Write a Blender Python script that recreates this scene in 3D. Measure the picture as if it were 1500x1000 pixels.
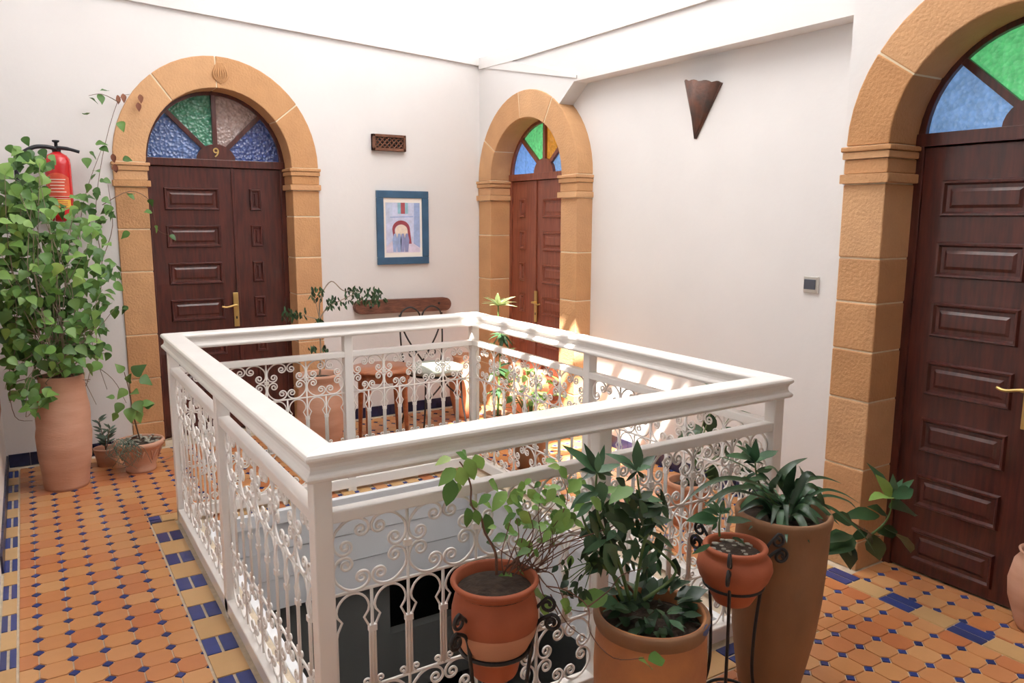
import bpy, math, random
from mathutils import Vector, Matrix
from mathutils.geometry import tessellate_polygon
for o in list(bpy.data.objects): bpy.data.objects.remove(o)
SC = bpy.context.scene; COL = SC.collection
V = Vector; PI = math.pi
random.seed(7); R = random.Random(11)

# ------------------------------------------------------------------ camera
F, PITCH, ROLL, YAW = 1129.1, 0.15817, 0.00366, math.radians(32.17)
CAM = V((-0.564, -1.882, 1.632))
def lvl(x, y, z):   # camera-level frame (x right, y forward) -> world
    return V((x*math.cos(YAW)+y*math.sin(YAW), -x*math.sin(YAW)+y*math.cos(YAW), z))
_f = V((0, math.cos(PITCH), -math.sin(PITCH))); _r = V((1, 0, 0)); _u = _r.cross(_f)
_r2 = _r*math.cos(ROLL)+_u*math.sin(ROLL); _u2 = -_r*math.sin(ROLL)+_u*math.cos(ROLL)
FW, RT, UP = lvl(*_f), lvl(*_r2), lvl(*_u2)
cd = bpy.data.cameras.new('camera'); co = bpy.data.objects.new('camera', cd); COL.objects.link(co)
cd.sensor_width = 36; cd.lens = 36*F/1500; cd.clip_start = 0.02
co.matrix_world = Matrix(((RT.x, UP.x, -FW.x, CAM.x), (RT.y, UP.y, -FW.y, CAM.y), (RT.z, UP.z, -FW.z, CAM.z), (0, 0, 0, 1)))
SC.camera = co
def ray(px, py): return RT*((px-750)/F)+UP*((500-py)/F)+FW
def onz(px, py, z=0.0): d = ray(px, py); return CAM+d*((z-CAM.z)/d.z)
def ony(px, py, y): d = ray(px, py); return CAM+d*((y-CAM.y)/d.y)
def onx(px, py, x): d = ray(px, py); return CAM+d*((x-CAM.x)/d.x)
def proj(p):
    q = p-CAM; w = q.dot(FW); return 750+F*q.dot(RT)/w, 500-F*q.dot(UP)/w, w

# ------------------------------------------------------------------ world, sun, exposure
w = bpy.data.worlds.new('sky'); SC.world = w; w.use_nodes = True
bg = w.node_tree.nodes['Background']; bg.inputs[0].default_value = (0.97, 0.97, 0.99, 1); bg.inputs[1].default_value = 3.2
sl = bpy.data.lights.new('sun', 'SUN'); sl.energy = 26; sl.angle = math.radians(0.53); sl.color = (1, 0.94, 0.84)
so = bpy.data.objects.new('sun', sl); COL.objects.link(so); so.location = (0, -3, 6)
SUN = V((0.45, 0.65, -1.0)); so.rotation_euler = (-SUN).to_track_quat('Z', 'Y').to_euler()
vs = SC.view_settings; vs.view_transform = 'Standard'; vs.look = 'None'; vs.gamma = 1; vs.use_curve_mapping = False
vs.exposure = 0.24

# ------------------------------------------------------------------ materials
MATS = {}
def mat(name, col, rough=0.5, var=0.0, scale=8.0, bump=0.0, bscale=40.0, col2=None, spec=0.5, metal=0.0, rnd=None, trans=0.0,
        stretch=None, coat=0.0, emit=0.0, vor=False, island=False):
    m = bpy.data.materials.new(name); m.use_nodes = True; nt = m.node_tree; n = nt.nodes; l = nt.links
    b = n['Principled BSDF']; b.inputs['Roughness'].default_value = rough; b.inputs['Metallic'].default_value = metal
    b.inputs['Specular IOR Level'].default_value = spec; b.inputs['Coat Weight'].default_value = coat
    tc = n.new('ShaderNodeTexCoord'); src = tc.outputs['Object']
    if stretch:
        mp = n.new('ShaderNodeMapping'); mp.inputs['Scale'].default_value = stretch; l.new(src, mp.inputs[0]); src = mp.outputs[0]
    c2 = col2 or tuple(c*(1-var) for c in col)
    nz = n.new('ShaderNodeTexNoise'); nz.inputs['Scale'].default_value = scale; nz.inputs['Detail'].default_value = 5
    l.new(src, nz.inputs['Vector'])
    rp = n.new('ShaderNodeValToRGB'); rp.color_ramp.elements[0].position = .35; rp.color_ramp.elements[1].position = .68
    rp.color_ramp.elements[0].color = (*c2, 1); rp.color_ramp.elements[1].color = (*col, 1)
    l.new(nz.outputs[0], rp.inputs[0]); out = rp.outputs[0]
    if rnd:
        if island: g = n.new('ShaderNodeNewGeometry'); ro = g.outputs['Random Per Island']
        else: oi = n.new('ShaderNodeObjectInfo'); ro = oi.outputs['Random']
        r2 = n.new('ShaderNodeValToRGB'); els = r2.color_ramp.elements
        els[0].color = (*rnd[0], 1); els[1].color = (*rnd[-1], 1)
        for i, c in enumerate(rnd[1:-1]): e = els.new((i+1)/(len(rnd)-1)); e.color = (*c, 1)
        l.new(ro, r2.inputs[0])
        mx = n.new('ShaderNodeMix'); mx.data_type = 'RGBA'; mx.inputs[0].default_value = .72
        l.new(out, mx.inputs[6]); l.new(r2.outputs[0], mx.inputs[7]); out = mx.outputs[2]
    l.new(out, b.inputs['Base Color'])
    if bump:
        if vor: bn = n.new('ShaderNodeTexVoronoi'); bn.inputs['Scale'].default_value = bscale; bo = bn.outputs['Distance']
        else: bn = n.new('ShaderNodeTexNoise'); bn.inputs['Scale'].default_value = bscale; bn.inputs['Detail'].default_value = 4; bo = bn.outputs[0]
        l.new(src, bn.inputs['Vector'])
        bp = n.new('ShaderNodeBump'); bp.inputs['Strength'].default_value = bump; bp.inputs['Distance'].default_value = 0.01
        l.new(bo, bp.inputs['Height']); l.new(bp.outputs[0], b.inputs['Normal'])
    if emit:
        l.new(out, b.inputs['Emission Color']); b.inputs['Emission Strength'].default_value = emit
    if trans:
        t = n.new('ShaderNodeBsdfTranslucent'); l.new(out, t.inputs[0]); ms = n.new('ShaderNodeMixShader'); ms.inputs[0].default_value = trans
        l.new(b.outputs[0], ms.inputs[1]); l.new(t.outputs[0], ms.inputs[2]); l.new(ms.outputs[0], n['Material Output'].inputs[0])
    MATS[name] = m; return m
mat('plaster', (.75, .725, .71), .85, .04, 2.0, .12, 18)
mat('rail_paint', (.90, .865, .825), .32, .04, 6, .04, 60, coat=.2)
mat('fascia', (.84, .85, .87), .6, .05, 3, .05, 30)
mat('stone', (.66, .37, .17), .85, .4, 6, .5, 70, rnd=[(.50, .24, .095), (.68, .40, .21), (.56, .29, .13), (.64, .36, .19)])
mat('mortar', (.80, .68, .48), .9, .1, 20, .2, 60)
mat('wood', (.105, .024, .017), .34, 0, 6, .06, 30, col2=(.050, .012, .010), stretch=(9, 9, 1), coat=.25)
mat('wood_light', (.30, .085, .045), .36, 0, 6, .06, 30, col2=(.19, .05, .028), stretch=(9, 9, 1), coat=.2)
mat('table_wood', (.46, .17, .07), .3, 0, 5, .03, 30, col2=(.33, .10, .04), stretch=(2, 9, 9), coat=.3)
mat('old_wood', (.22, .085, .05), .6, 0, 7, .3, 30, col2=(.10, .035, .022), stretch=(2, 12, 12))
mat('brass', (.72, .52, .20), .3, .1, 20, metal=.9)
mat('iron', (.018, .018, .020), .45, .3, 30, .1, 80)
mat('terracotta', (.64, .30, .17), .8, 0, 4, .15, 35, col2=(.54, .26, .15), stretch=(1, 1, 3))
mat('terracotta_pink', (.66, .38, .27), .85, 0, 3, .15, 35, col2=(.55, .29, .19), stretch=(1, 1, 4))
mat('terracotta_red', (.48, .13, .055), .7, 0, 5, .1, 40, col2=(.38, .095, .04))
mat('terracotta_orange', (.60, .25, .09), .75, 0, 6, .2, 30, col2=(.42, .17, .08))
mat('terracotta_brown', (.37, .175, .08), .7, 0, 4, .15, 30, col2=(.25, .125, .06), stretch=(1, 1, .5))
mat('blue_wear', (.10, .14, .30), .7, .3, 20)
mat('soil', (.075, .05, .035), .95, .5, 40, .8, 60)
mat('pebble', (.42, .40, .33), .8, .3, 12, rnd=[(.50, .48, .40), (.30, .28, .22), (.60, .57, .5)], island=True)
TC = [(.58, .20, .07), (.64, .32, .13), (.60, .25, .10), (.68, .38, .17), (.50, .13, .05), (.62, .30, .13), (.55, .17, .06)]
mat('tile', (.66, .31, .12), .28, .15, 14, .04, 50, rnd=TC)
mat('tile_stuff', (.66, .31, .12), .28, .15, 14, .04, 50, rnd=TC, island=True)
mat('ochre', (.62, .38, .16), .3, .15, 14, .04, 50, rnd=[(.60, .36, .15), (.66, .42, .20), (.58, .34, .15)])
mat('blue', (.035, .055, .22), .22, .35, 30, .04, 40, rnd=[(.03, .05, .20), (.05, .075, .28), (.035, .05, .16)])
mat('blue_stuff', (.035, .055, .22), .22, .35, 30, .04, 40, rnd=[(.03, .05, .20), (.05, .075, .28), (.035, .05, .16)], island=True)
mat('navy', (.02, .028, .09), .3, .4, 20, .05, 40)
mat('grout', (.70, .58, .43), .9, .2, 30)
mat('black', (.012, .012, .012), .6)
mat('lower_grey', (.55, .55, .53), .9, .1, 2)  # plain grey finish of the storey below
mat('lower_dark_grey', (.16, .16, .15), .9, .1, 2)
mat('red_paint', (.62, .018, .022), .22, .1, 4, coat=.4)
mat('label_red', (.75, .10, .05), .4, .2, 30)
mat('label_white', (.85, .72, .6), .5)
mat('label_yellow', (.85, .48, .07), .45, .15, 40)
mat('rubber', (.015, .015, .022), .4)
mat('copper', (.16, .065, .040), .6, 0, 14, .25, 60, col2=(.075, .052, .045), metal=.25)
mat('switch_metal', (.62, .60, .56), .35, metal=.7); mat('switch_dark', (.08, .085, .11), .3)
mat('vent_clay', (.20, .085, .05), .85, .3, 30, .3, 60)
mat('frame_blue', (.045, .12, .22), .45, .2, 10, .1, 40)
mat('paper', (.86, .80, .74), .8)
for nm, c in dict(p_sky=(.55, .62, .80), p_wall=(.62, .66, .86), p_shade=(.35, .45, .72), p_arch=(.36, .07, .09), p_glow=(.88, .74, .62),
                  p_fig=(.30, .32, .55), p_ground=(.74, .66, .80), p_red=(.45, .10, .12), p_teal=(.30, .55, .66)).items(): mat(nm, c, .8, .18, 30)
def glass(n, c, e=0.0): mat(n, c, .12, .25, 30, .9, 45, vor=True, spec=.8, emit=e)
glass('glass_blue', (.09, .17, .42)); glass('glass_green', (.05, .26, .15)); glass('glass_pink', (.42, .30, .27)); glass('glass_navy', (.05, .09, .30))
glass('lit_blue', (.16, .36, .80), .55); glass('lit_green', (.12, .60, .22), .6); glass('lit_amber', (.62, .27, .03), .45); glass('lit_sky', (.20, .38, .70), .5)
def leafmat(n, cols, tr=.22, rough=.42): mat(n, cols[0], rough, .1, 10, .0, rnd=cols, trans=tr)
leafmat('leaf_ivy', [(.08, .19, .045), (.14, .30, .06), (.25, .42, .10), (.06, .14, .05), (.18, .36, .07)])
leafmat('leaf_lime', [(.20, .40, .09), (.30, .48, .12), (.14, .32, .08), (.38, .50, .12)])
leafmat('leaf_dark', [(.020, .050, .022), (.034, .080, .030), (.060, .125, .050), (.018, .042, .024)], .1, .34)
leafmat('leaf_strap', [(.05, .13, .055), (.08, .19, .085), (.035, .10, .05), (.11, .23, .11)], .12, .36)
leafmat('leaf_pale', [(.42, .55, .25), (.55, .62, .35), (.35, .48, .2)], .25)
leafmat('leaf_grey', [(.10, .17, .13), (.15, .22, .16), (.07, .13, .10)], .1, .6)
leafmat('leaf_brown', [(.26, .09, .05), (.20, .08, .05), (.32, .14, .08)], .1, .7)
mat('leaf_stuff', (.10, .24, .05), .42, .3, 10, rnd=[(.07, .17, .04), (.16, .32, .07), (.05, .12, .04)], trans=.2, island=True)
mat('bark', (.20, .12, .08), .8, .4, 20, .2, 60); mat('bark_pale', (.34, .27, .20), .8, .3, 20, .2, 60); mat('stem_green', (.12, .20, .06), .6, .2, 20)
mat('twig_red', (.22, .10, .065), .7, .3, 20); mat('dry', (.42, .34, .22), .9, .3, 20)
mat('cushion', (.40, .42, .36), .9, .1, 20, .2, 80)
mat('diffuser_sheet', (.92, .93, .95), .6, 0, 3, trans=.75)

# ------------------------------------------------------------------ mesh helpers
class MB:
    def __init__(s): s.v = []; s.f = []; s.m = []; s.mi = 0
    def face(s, idx): s.f.append(tuple(idx)); s.m.append(s.mi)
    def add(s, verts, faces):
        b = len(s.v); s.v += [V(p) for p in verts]
        for f in faces: s.face([b+i for i in f])
        return s
    def box(s, a, b):
        x0, y0, z0 = [min(p, q) for p, q in zip(a, b)]; x1, y1, z1 = [max(p, q) for p, q in zip(a, b)]
        return s.add([(x0, y0, z0), (x1, y0, z0), (x1, y1, z0), (x0, y1, z0), (x0, y0, z1), (x1, y0, z1), (x1, y1, z1), (x0, y1, z1)],
              [(0, 3, 2, 1), (4, 5, 6, 7), (0, 1, 5, 4), (1, 2, 6, 5), (2, 3, 7, 6), (3, 0, 4, 7)])
    def cbox(s, c, d): return s.box([c[i]-d[i]/2 for i in range(3)], [c[i]+d[i]/2 for i in range(3)])
    def tube(s, pts, r, n=6, cap=True):
        pts = [V(p) for p in pts]; N = len(pts); rs = r if isinstance(r, (list, tuple)) else [r]*N
        b = len(s.v); t0 = (pts[1]-pts[0]).normalized(); up = V((0, 0, 1)) if abs(t0.z) < .9 else V((1, 0, 0))
        nrm = t0.cross(up).normalized()
        for i, p in enumerate(pts):
            t = (pts[min(i+1, N-1)]-pts[max(i-1, 0)])
            t = t.normalized() if t.length > 1e-9 else t0
            nrm = (nrm-t*nrm.dot(t)); nrm = nrm.normalized() if nrm.length > 1e-6 else t.orthogonal().normalized()
            bi = t.cross(nrm)
            for k in range(n):
                a = 2*PI*k/n; s.v.append(p+(nrm*math.cos(a)+bi*math.sin(a))*rs[i])
        for i in range(N-1):
            for k in range(n): s.face((b+i*n+k, b+i*n+(k+1) % n, b+(i+1)*n+(k+1) % n, b+(i+1)*n+k))
        if cap: s.face([b+k for k in range(n)][::-1]); s.face([b+(N-1)*n+k for k in range(n)])
        return s
    def lathe(s, prof, seg=40, c=(0, 0, 0), capb=True, capt=False, wob=0.0):
        b = len(s.v); c = V(c); n = len(prof)
        for i, (r, z) in enumerate(prof):
            for k in range(seg):
                a = 2*PI*k/seg; rr = r*(1+wob*math.sin(3*a+i*.7)+wob*.6*math.sin(2*a+i)); s.v.append(c+V((rr*math.cos(a), rr*math.sin(a), z)))
        for i in range(n-1):
            for k in range(seg): s.face((b+i*seg+k, b+i*seg+(k+1) % seg, b+(i+1)*seg+(k+1) % seg, b+(i+1)*seg+k))
        if capb: s.face([b+k for k in range(seg)][::-1])
        if capt: s.face([b+(n-1)*seg+k for k in range(seg)])
        return s
    def prism(s, loops, M, d0, d1):
        """loops: outer + holes, 2d (u,z); M(u,z,d) -> world; solid between depths d0 and d1"""
        vl = [[V((p[0], p[1], 0)) for p in lp] for lp in loops]; flat = [p for lp in loops for p in lp]
        tri = tessellate_polygon(vl); b = len(s.v); n = len(flat)
        s.v += [V(M(p[0], p[1], d0)) for p in flat]+[V(M(p[0], p[1], d1)) for p in flat]
        for t in tri: s.face([b+i for i in t]); s.face([b+n+i for i in reversed(t)])
        o = 0
        for lp in loops:
            k = len(lp)
            for i in range(k): j = (i+1) % k; s.face((b+o+i, b+o+j, b+n+o+j, b+n+o+i))
            o += k
        return s
    def build(s, name, mats, parent=None, smooth=False, loc=None, bevel=0.0, recalc=True):
        me = s.mesh(name, mats, smooth, recalc); return obj(name, me, parent, loc, bevel)
    def mesh(s, name, mats, smooth=False, recalc=True):
        me = bpy.data.meshes.new(name); me.from_pydata([tuple(p) for p in s.v], [], s.f)
        for m in ([mats] if isinstance(mats, str) else mats): me.materials.append(MATS[m])
        me.polygons.foreach_set('material_index', s.m)
        if recalc:
            import bmesh
            bm = bmesh.new(); bm.from_mesh(me); bmesh.ops.recalc_face_normals(bm, faces=bm.faces); bm.to_mesh(me); bm.free()
        if smooth: me.polygons.foreach_set('use_smooth', [True]*len(me.polygons))
        me.update(); return me
def obj(name, me, parent=None, loc=None, bevel=0.0, rot=None):
    """me in world coordinates unless loc given (then local to loc)"""
    o = bpy.data.objects.new(name, me); COL.objects.link(o)
    if parent is not None:
        o.parent = parent; p = PW[parent]; l = V(loc) if loc is not None else V((0, 0, 0))
        o.location = l-p; PW[o] = l
    else:
        o.location = V(loc) if loc is not None else V((0, 0, 0)); PW[o] = o.location.copy()
    if rot is not None: o.rotation_mode = 'QUATERNION'; o.rotation_quaternion = rot
    if bevel:
        bv = o.modifiers.new('bevel', 'BEVEL'); bv.width = bevel; bv.segments = 2; bv.limit_method = 'ANGLE'
    return o
PW = {}     # world origin of every (unrotated) object
def thing(name, label, cat, loc, group=None, kind=None):
    o = bpy.data.objects.new(name, None); o.empty_display_size = .05; COL.objects.link(o); o.location = loc; PW[o] = V(loc)
    return tag(o, label, cat, group, kind)
def tag(o, label, cat, group=None, kind=None):
    o['label'] = label; o['category'] = cat
    if group: o['group'] = group
    if kind: o['kind'] = kind
    return o
def struct(name, mb, m, label, cat, **k): return tag(mb.build(name, m, **k), label, cat, kind='structure')
def spline(pts, n=8):
    pts = [V(p) for p in pts]; out = []
    for i in range(len(pts)-1):
        p0, p1, p2, p3 = pts[max(i-1, 0)], pts[i], pts[i+1], pts[min(i+2, len(pts)-1)]
        for k in range(n):
            t = k/n; out.append(.5*((2*p1)+(p2-p0)*t+(2*p0-5*p1+4*p2-p3)*t*t+(3*p1-p0-3*p2+p3)*t**3))
    out.append(pts[-1]); return out

# ------------------------------------------------------------------ dimensions
W, L = 1.905, 2.48                 # railing rectangle (outer edge of the handrail)
XL, XR, XREC, XD, YB, YF = -0.775, 2.80, 2.925, 2.63, 4.0, -2.9
TOPL, TOPR = 3.10, 2.955           # the back wall's top edge runs slightly downhill
def btop(x): return 3.137-0.0535*x
INS = 0.17                         # inner edge of the slab, measured from the handrail's outer edge

# ------------------------------------------------------------------ arches, doors
def arc(cx, cz, a, b, t0, t1, n): return [(cx+a*math.cos(math.radians(t0+(t1-t0)*i/n)), cz+b*math.sin(math.radians(t0+(t1-t0)*i/n))) for i in range(n+1)]
def frame_map(O, U, N):
    O, U, N = V(O), V(U), V(N); Z = V((0, 0, 1))
    return lambda u, z, d: O+U*u+Z*z+N*d      # d: distance out of the wall, into the gallery
def arch_hole(ao, s, bo): return [(ao, 0), *arc(0, s, ao, bo, 0, 180, 28), (-ao, 0)]
STONE_MB = []
def surround(idx, M, s, ai, ao, bi, bo, depth, jl, jr, vj, label, d_out=.012, skipright=False):
    """stone arch: mortar core mesh trim_<n>; every stone is a child"""
    core = MB(); g = .004
    ring = [(ao-g, 0), *arc(0, s, ao-g, bo-g, 0, 180, 28), (-ao+g, 0), (-ai-g, 0), *arc(0, s, ai+g, bi+g, 180, 0, 28), (ai+g, 0)]
    core.prism([ring], M, -depth+.004, d_out-.004)
    t = struct('trim_%d' % idx, core, 'mortar', label, 'door arch')
    def stone(loop, d0=None, d1=None, bev=.006):
        mb = MB(); mb.prism([loop], M, -depth if d0 is None else d0, d_out+R.uniform(-.002, .003) if d1 is None else d1)
        mb.build('stone', 'stone', t, bevel=bev)
    e = .003
    for sg, js in ((-1, jl), (1, jr)):
        zz = [0]+js+[s-.165]
        for z0, z1 in zip(zz[:-1], zz[1:]):
            stone([(sg*ai, z0+e), (sg*ao, z0+e), (sg*ao, z1-e), (sg*ai, z1-e)])
        # moulded impost: three courses stepping out
        for z0, z1, o in ((s-.163, s-.122, .020), (s-.120, s-.058, .004), (s-.056, s-.026, .014), (s-.024, s-.002, .022)):
            stone([(sg*(ai-o), z0), (sg*(ao+o*.6), z0), (sg*(ao+o*.6), z1), (sg*(ai-o), z1)], None, d_out+o, .005)
    vv = [0]+vj+[180]
    for a0, a1 in zip(vv[:-1], vv[1:]):
        k = max(4, int((a1-a0)/6)); q = .35
        stone(arc(0, s, ao, bo, a0+q, a1-q, k)+arc(0, s, ai, bi, a1-q, a0+q, k))
    return t
def panel_mb(mb, M, u0, u1, z0, z1, d):
    """moulded door panel: bead, sunk channel, raised field"""
    rings = [(0, .0), (.006, .013), (.014, .012), (.024, -.004), (.032, -.004), (.05, .007)]
    b = len(mb.v)
    for ins, h in rings:
        ins = min(ins, .45*min(u1-u0, z1-z0))
        for u, z in ((u0+ins, z0+ins), (u1-ins, z0+ins), (u1-ins, z1-ins), (u0+ins, z1-ins)): mb.v.append(V(M(u, z, d+h)))
    for i in range(len(rings)-1):
        for k in range(4): mb.face((b+i*4+k, b+i*4+(k+1) % 4, b+i*4+4+(k+1) % 4, b+i*4+4+k))
    mb.face([b+(len(rings)-1)*4+k for k in range(4)])
def door(idx, M, s, ai, bi, depth, wood, panes, label, wide_first=True, handle_u=None, number=None):
    d0 = -depth                       # door face plane
    a, bz = ai+.03, bi+.03
    fr = MB(); fw = .055
    ring = [(a, 0), *arc(0, s+.01, a, bz, 0, 180, 28), (-a, 0), (-ai+fw-.02, 0), *arc(0, s+.03, ai-fw+.02, bi-fw, 180, 0, 28), (ai-fw+.02, 0)]
    fr.prism([ring], M, d0-.06, d0+.012)
    fr.prism([[(-ai, s-.005), (ai, s-.005), (ai, s+.05), (-ai, s+.05)]], M, d0-.05, d0+.022)
    t = struct('door_%d' % idx, fr, wood, label, 'door', bevel=.004)
    e0, e1 = -ai+.035, ai-.035
    split = .11 if wide_first else -.11
    leaves = [(e0, split-.004, wide_first), (split+.004, e1, not wide_first)]
    for u0, u1, wide in leaves:
        mb = MB(); mb.prism([[(u0, .012), (u1, .012), (u1, s-.008), (u0, s-.008)]], M, d0-.045, d0)
        lf = mb.build('door_leaf', wood, t, bevel=.004)
        pw = (u1-u0)*.66 if wide else .085; c = (u0+u1)/2+(-.005 if wide else -.02)
        for k in range(7):
            zt = (1.844-.27*k)*s/2.0; pm = MB(); panel_mb(pm, M, c-pw/2, c+pw/2, zt-.16*s/2, zt, d0+.001); pm.build('panel', wood, lf, recalc=False)
    # astragal strip on the closing edge
    mb = MB(); mb.prism([[(split-.012, .012), (split+.012, .012), (split+.012, s-.008), (split-.012, s-.008)]], M, d0, d0+.012); mb.build('astragal', wood, t, bevel=.003)
    # fanlight: hub, glazing bars, panes
    zc = s+.05; rr, rb = ai-fw+.03, bi-fw+.0
    hub = MB(); hub.prism([[(.135, zc-.005), *arc(0, zc-.005, .135, .115, 0, 180, 14)]], M, d0-.02, d0+.014); hb = hub.build('fanlight_hub', wood, t, bevel=.003)
    for an in (45, 90, 135):
        ca, sa = math.cos(math.radians(an)), math.sin(math.radians(an)); p, q = (ca*.09, zc+sa*.09), (ca*rr*1.0, zc+sa*rb*1.0); n = (-sa*.016, ca*.016)
        mb = MB(); mb.prism([[(p[0]-n[0], p[1]-n[1]), (q[0]-n[0], q[1]-n[1]), (q[0]+n[0], q[1]+n[1]), (p[0]+n[0], p[1]+n[1])]], M, d0-.03, d0+.010)
        mb.build('glazing_bar', wood, t, bevel=.002)
    for i, g in enumerate(panes):     # from the left: 180 -> 0
        a1 = 180-45*i; a0 = a1-45
        mb = MB(); mb.prism([arc(0, zc-.005, rr+.01, rb+.02, a0, a1, 8)+arc(0, zc-.005, .10, .09, a1, a0, 4)], M, d0-.022, d0-.012)
        o = mb.build('glass_pane', g, t); o['label'] = {'b': 'blue', 'g': 'green', 'p': 'pinkish', 'n': 'dark blue', 'a': 'amber', 's': 'blue'}[{'glass_blue': 'b', 'lit_blue': 'b', 'glass_green': 'g', 'lit_green': 'g', 'glass_pink': 'p', 'glass_navy': 'n', 'lit_amber': 'a', 'lit_sky': 's'}[g]]+' patterned glass pane'
    # dark space behind the glass so that the fanlight is a closed window
    mb = MB(); mb.prism([[(a, 0), *arc(0, s, a, bz, 0, 180, 20), (-a, 0)]], M, d0-.10, d0-.07); mb.build('door_back', 'black', t)
    if handle_u is not None:
        hz = .93*s/2
        mb = MB(); mb.prism([[(handle_u-.019, hz-.12), (handle_u+.019, hz-.12), (handle_u+.019, hz+.14), (handle_u-.019, hz+.14)]], M, d0+.010, d0+.018)
        pl = mb.build('handle_plate', 'brass', t, bevel=.003); pl['label'] = 'brass lock plate'
        dr = -1 if wide_first else 1
        h = MB(); h.tube(spline([M(handle_u, hz+.045, d0+.015), M(handle_u, hz+.045, d0+.05), M(handle_u+dr*.02, hz+.047, d0+.056), M(handle_u+dr*.075, hz+.035, d0+.054), M(handle_u+dr*.11, hz+.042, d0+.05)], 4), [.009]*8+[.007]*9, 8)
        ho = h.build('handle', 'brass', pl, smooth=True); ho['label'] = 'brass lever handle'
        k = MB(); k.prism([arc(handle_u, hz-.05, .006, .012, 0, 330, 10)], M, d0+.018, d0+.0195); k.build('keyhole', 'black', pl)
    if number:
        cu = bpy.data.curves.new('num', 'FONT'); cu.body = number; cu.size = .095; cu.extrude = .002; cu.align_x = 'CENTER'
        tmp = bpy.data.objects.new('tmp', cu); COL.objects.link(tmp); dg = bpy.context.evaluated_depsgraph_get(); me = bpy.data.meshes.new_from_object(tmp.evaluated_get(dg)); bpy.data.objects.remove(tmp)
        for vtx in me.vertices:
            x, y, z = vtx.co; vtx.co = M(x, zc+.018+y, d0+.017+z)
        me.materials.clear(); me.materials.append(MATS['brass']); no = obj('door_number', me, t); no['label'] = 'gilt number 9'
    return t

M1 = frame_map((.68, YB, 0), (1, 0, 0), (0, -1, 0))
M2 = frame_map((XR, 3.29, 0), (0, -1, 0), (-1, 0, 0))
M3 = frame_map((XD, -.345, 0), (0, -1, 0), (-1, 0, 0))
A1 = dict(s=2.0, ai=.497, ao=.70, bi=.53, bo=.745)
A2 = dict(s=1.945, ai=.505, ao=.705, bi=.46, bo=.665)
A3 = dict(s=1.955, ai=.485, ao=.69, bi=.475, bo=.675)

# ------------------------------------------------------------------ walls
def ident(axis, val):
    if axis == 'y': return lambda u, z, d: V((u, val+d, z))
    return lambda u, z, d: V((val+d, u, z))
H1 = [(x+.68, z) for x, z in arch_hole(A1['ao']-.01, A1['s'], A1['bo']-.01)]
mb = MB(); mb.prism([[(XL-.25, -.05), (H1[-1][0], -.05), *[(x, max(z, -.05)) for x, z in H1[::-1]], (H1[0][0], -.05), (XR+.4, -.05), (XR+.4, btop(XR+.4)), (XL-.25, btop(XL-.25))]], ident('y', YB), 0, .3)
struct('wall_back', mb, 'plaster', 'white plastered wall behind the iron chair, with arched door 9', 'wall')
H2 = [(3.29-u, z) for u, z in arch_hole(A2['ao']-.01, A2['s'], A2['bo']-.01)]
mb = MB(); mb.prism([[(.30, -.05), (.30, 2.945), (YB+.0, 2.945), (YB+.0, 1.9), *[(y, z) for y, z in H2[::-1] if z > 1.9 or y < 3], (H2[0][0], -.05)]], ident('x', XREC), 0, .3)
# flush upper wall above the recess, carried over arch 2
ex = [(3.29-u, z) for u, z in arc(0, A2['s'], A2['ao']-.006, A2['bo']-.006, 180, 50, 26)]
mb.prism([[(YB, 2.945), (YB, A2['s']), *ex, (2.66, 2.585), (.30, 2.575), (.30, 2.945)]], ident('x', XR), 0, XREC-XR+.02)
struct('wall_right', mb, 'plaster', 'white plastered wall carrying the copper sconce and a switch, shallowly recessed', 'wall')
H3 = [(-.345-u, z) for u, z in arch_hole(A3['ao']-.01, A3['s'], A3['bo']-.01)]
mb = MB(); mb.prism([[(.362, -.05), (H3[-1][0], -.05), *[(y, max(z, -.05)) for y, z in H3[::-1]], (H3[0][0], -.05), (YF, -.05), (YF, 2.945), (.362, 2.945)]], ident('x', XD), 0, .35)
struct('wall_door', mb, 'plaster', 'white plastered wall bay around the large right-hand arched door', 'wall')
# raised fillet along the wall heads and the sloping plaster edge in the corner
mb = MB(); mb.prism([[(.362, 2.835), (.362, 2.945), (3.98, 2.955), (3.98, 2.865), (3.49, 2.85)]], ident('x', XR), -.018, .01)
struct('trim_4', mb, 'plaster', 'plain white plaster band along the top of the sconce wall', 'cornice')
mb = MB(); mb.prism([[(3.99, 2.885), (3.99, 2.90), (3.47, 2.852), (2.62, 2.622), (2.62, 2.60)]], ident('x', XR), -.012, .01)
struct('trim_5', mb, 'plaster', 'thin sloping plaster edge above the corner arch', 'cornice')
mb = MB(); mb.prism([[(XL, btop(XL)-.095), (XR, btop(XR)-.095), (XR, btop(XR)), (XL, btop(XL))]], ident('y', YB), -.03, .0)
struct('trim_6', mb, 'plaster', 'plain white plaster band along the top of the wall with door 9', 'cornice')
mb = MB(); mb.box((XL-.25, YF, -.05), (XL, YB, 4.28)); struct('wall_left', mb, 'plaster', 'white plastered wall beside the tall leafy urn', 'wall')
mb = MB(); mb.box((XL-.25, YF-.25, -.05), (XD+.35, YF, 4.28)); struct('wall_front', mb, 'plaster', 'plain white plastered wall closing the gallery opposite door 9', 'wall')
mb = MB(); mb.box((XL, YF, 2.955), (XD+.1, -1.0, 3.05)); struct('ceiling_front', mb, 'plaster', 'white ceiling over the gallery in front of the railing', 'ceiling')
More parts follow.
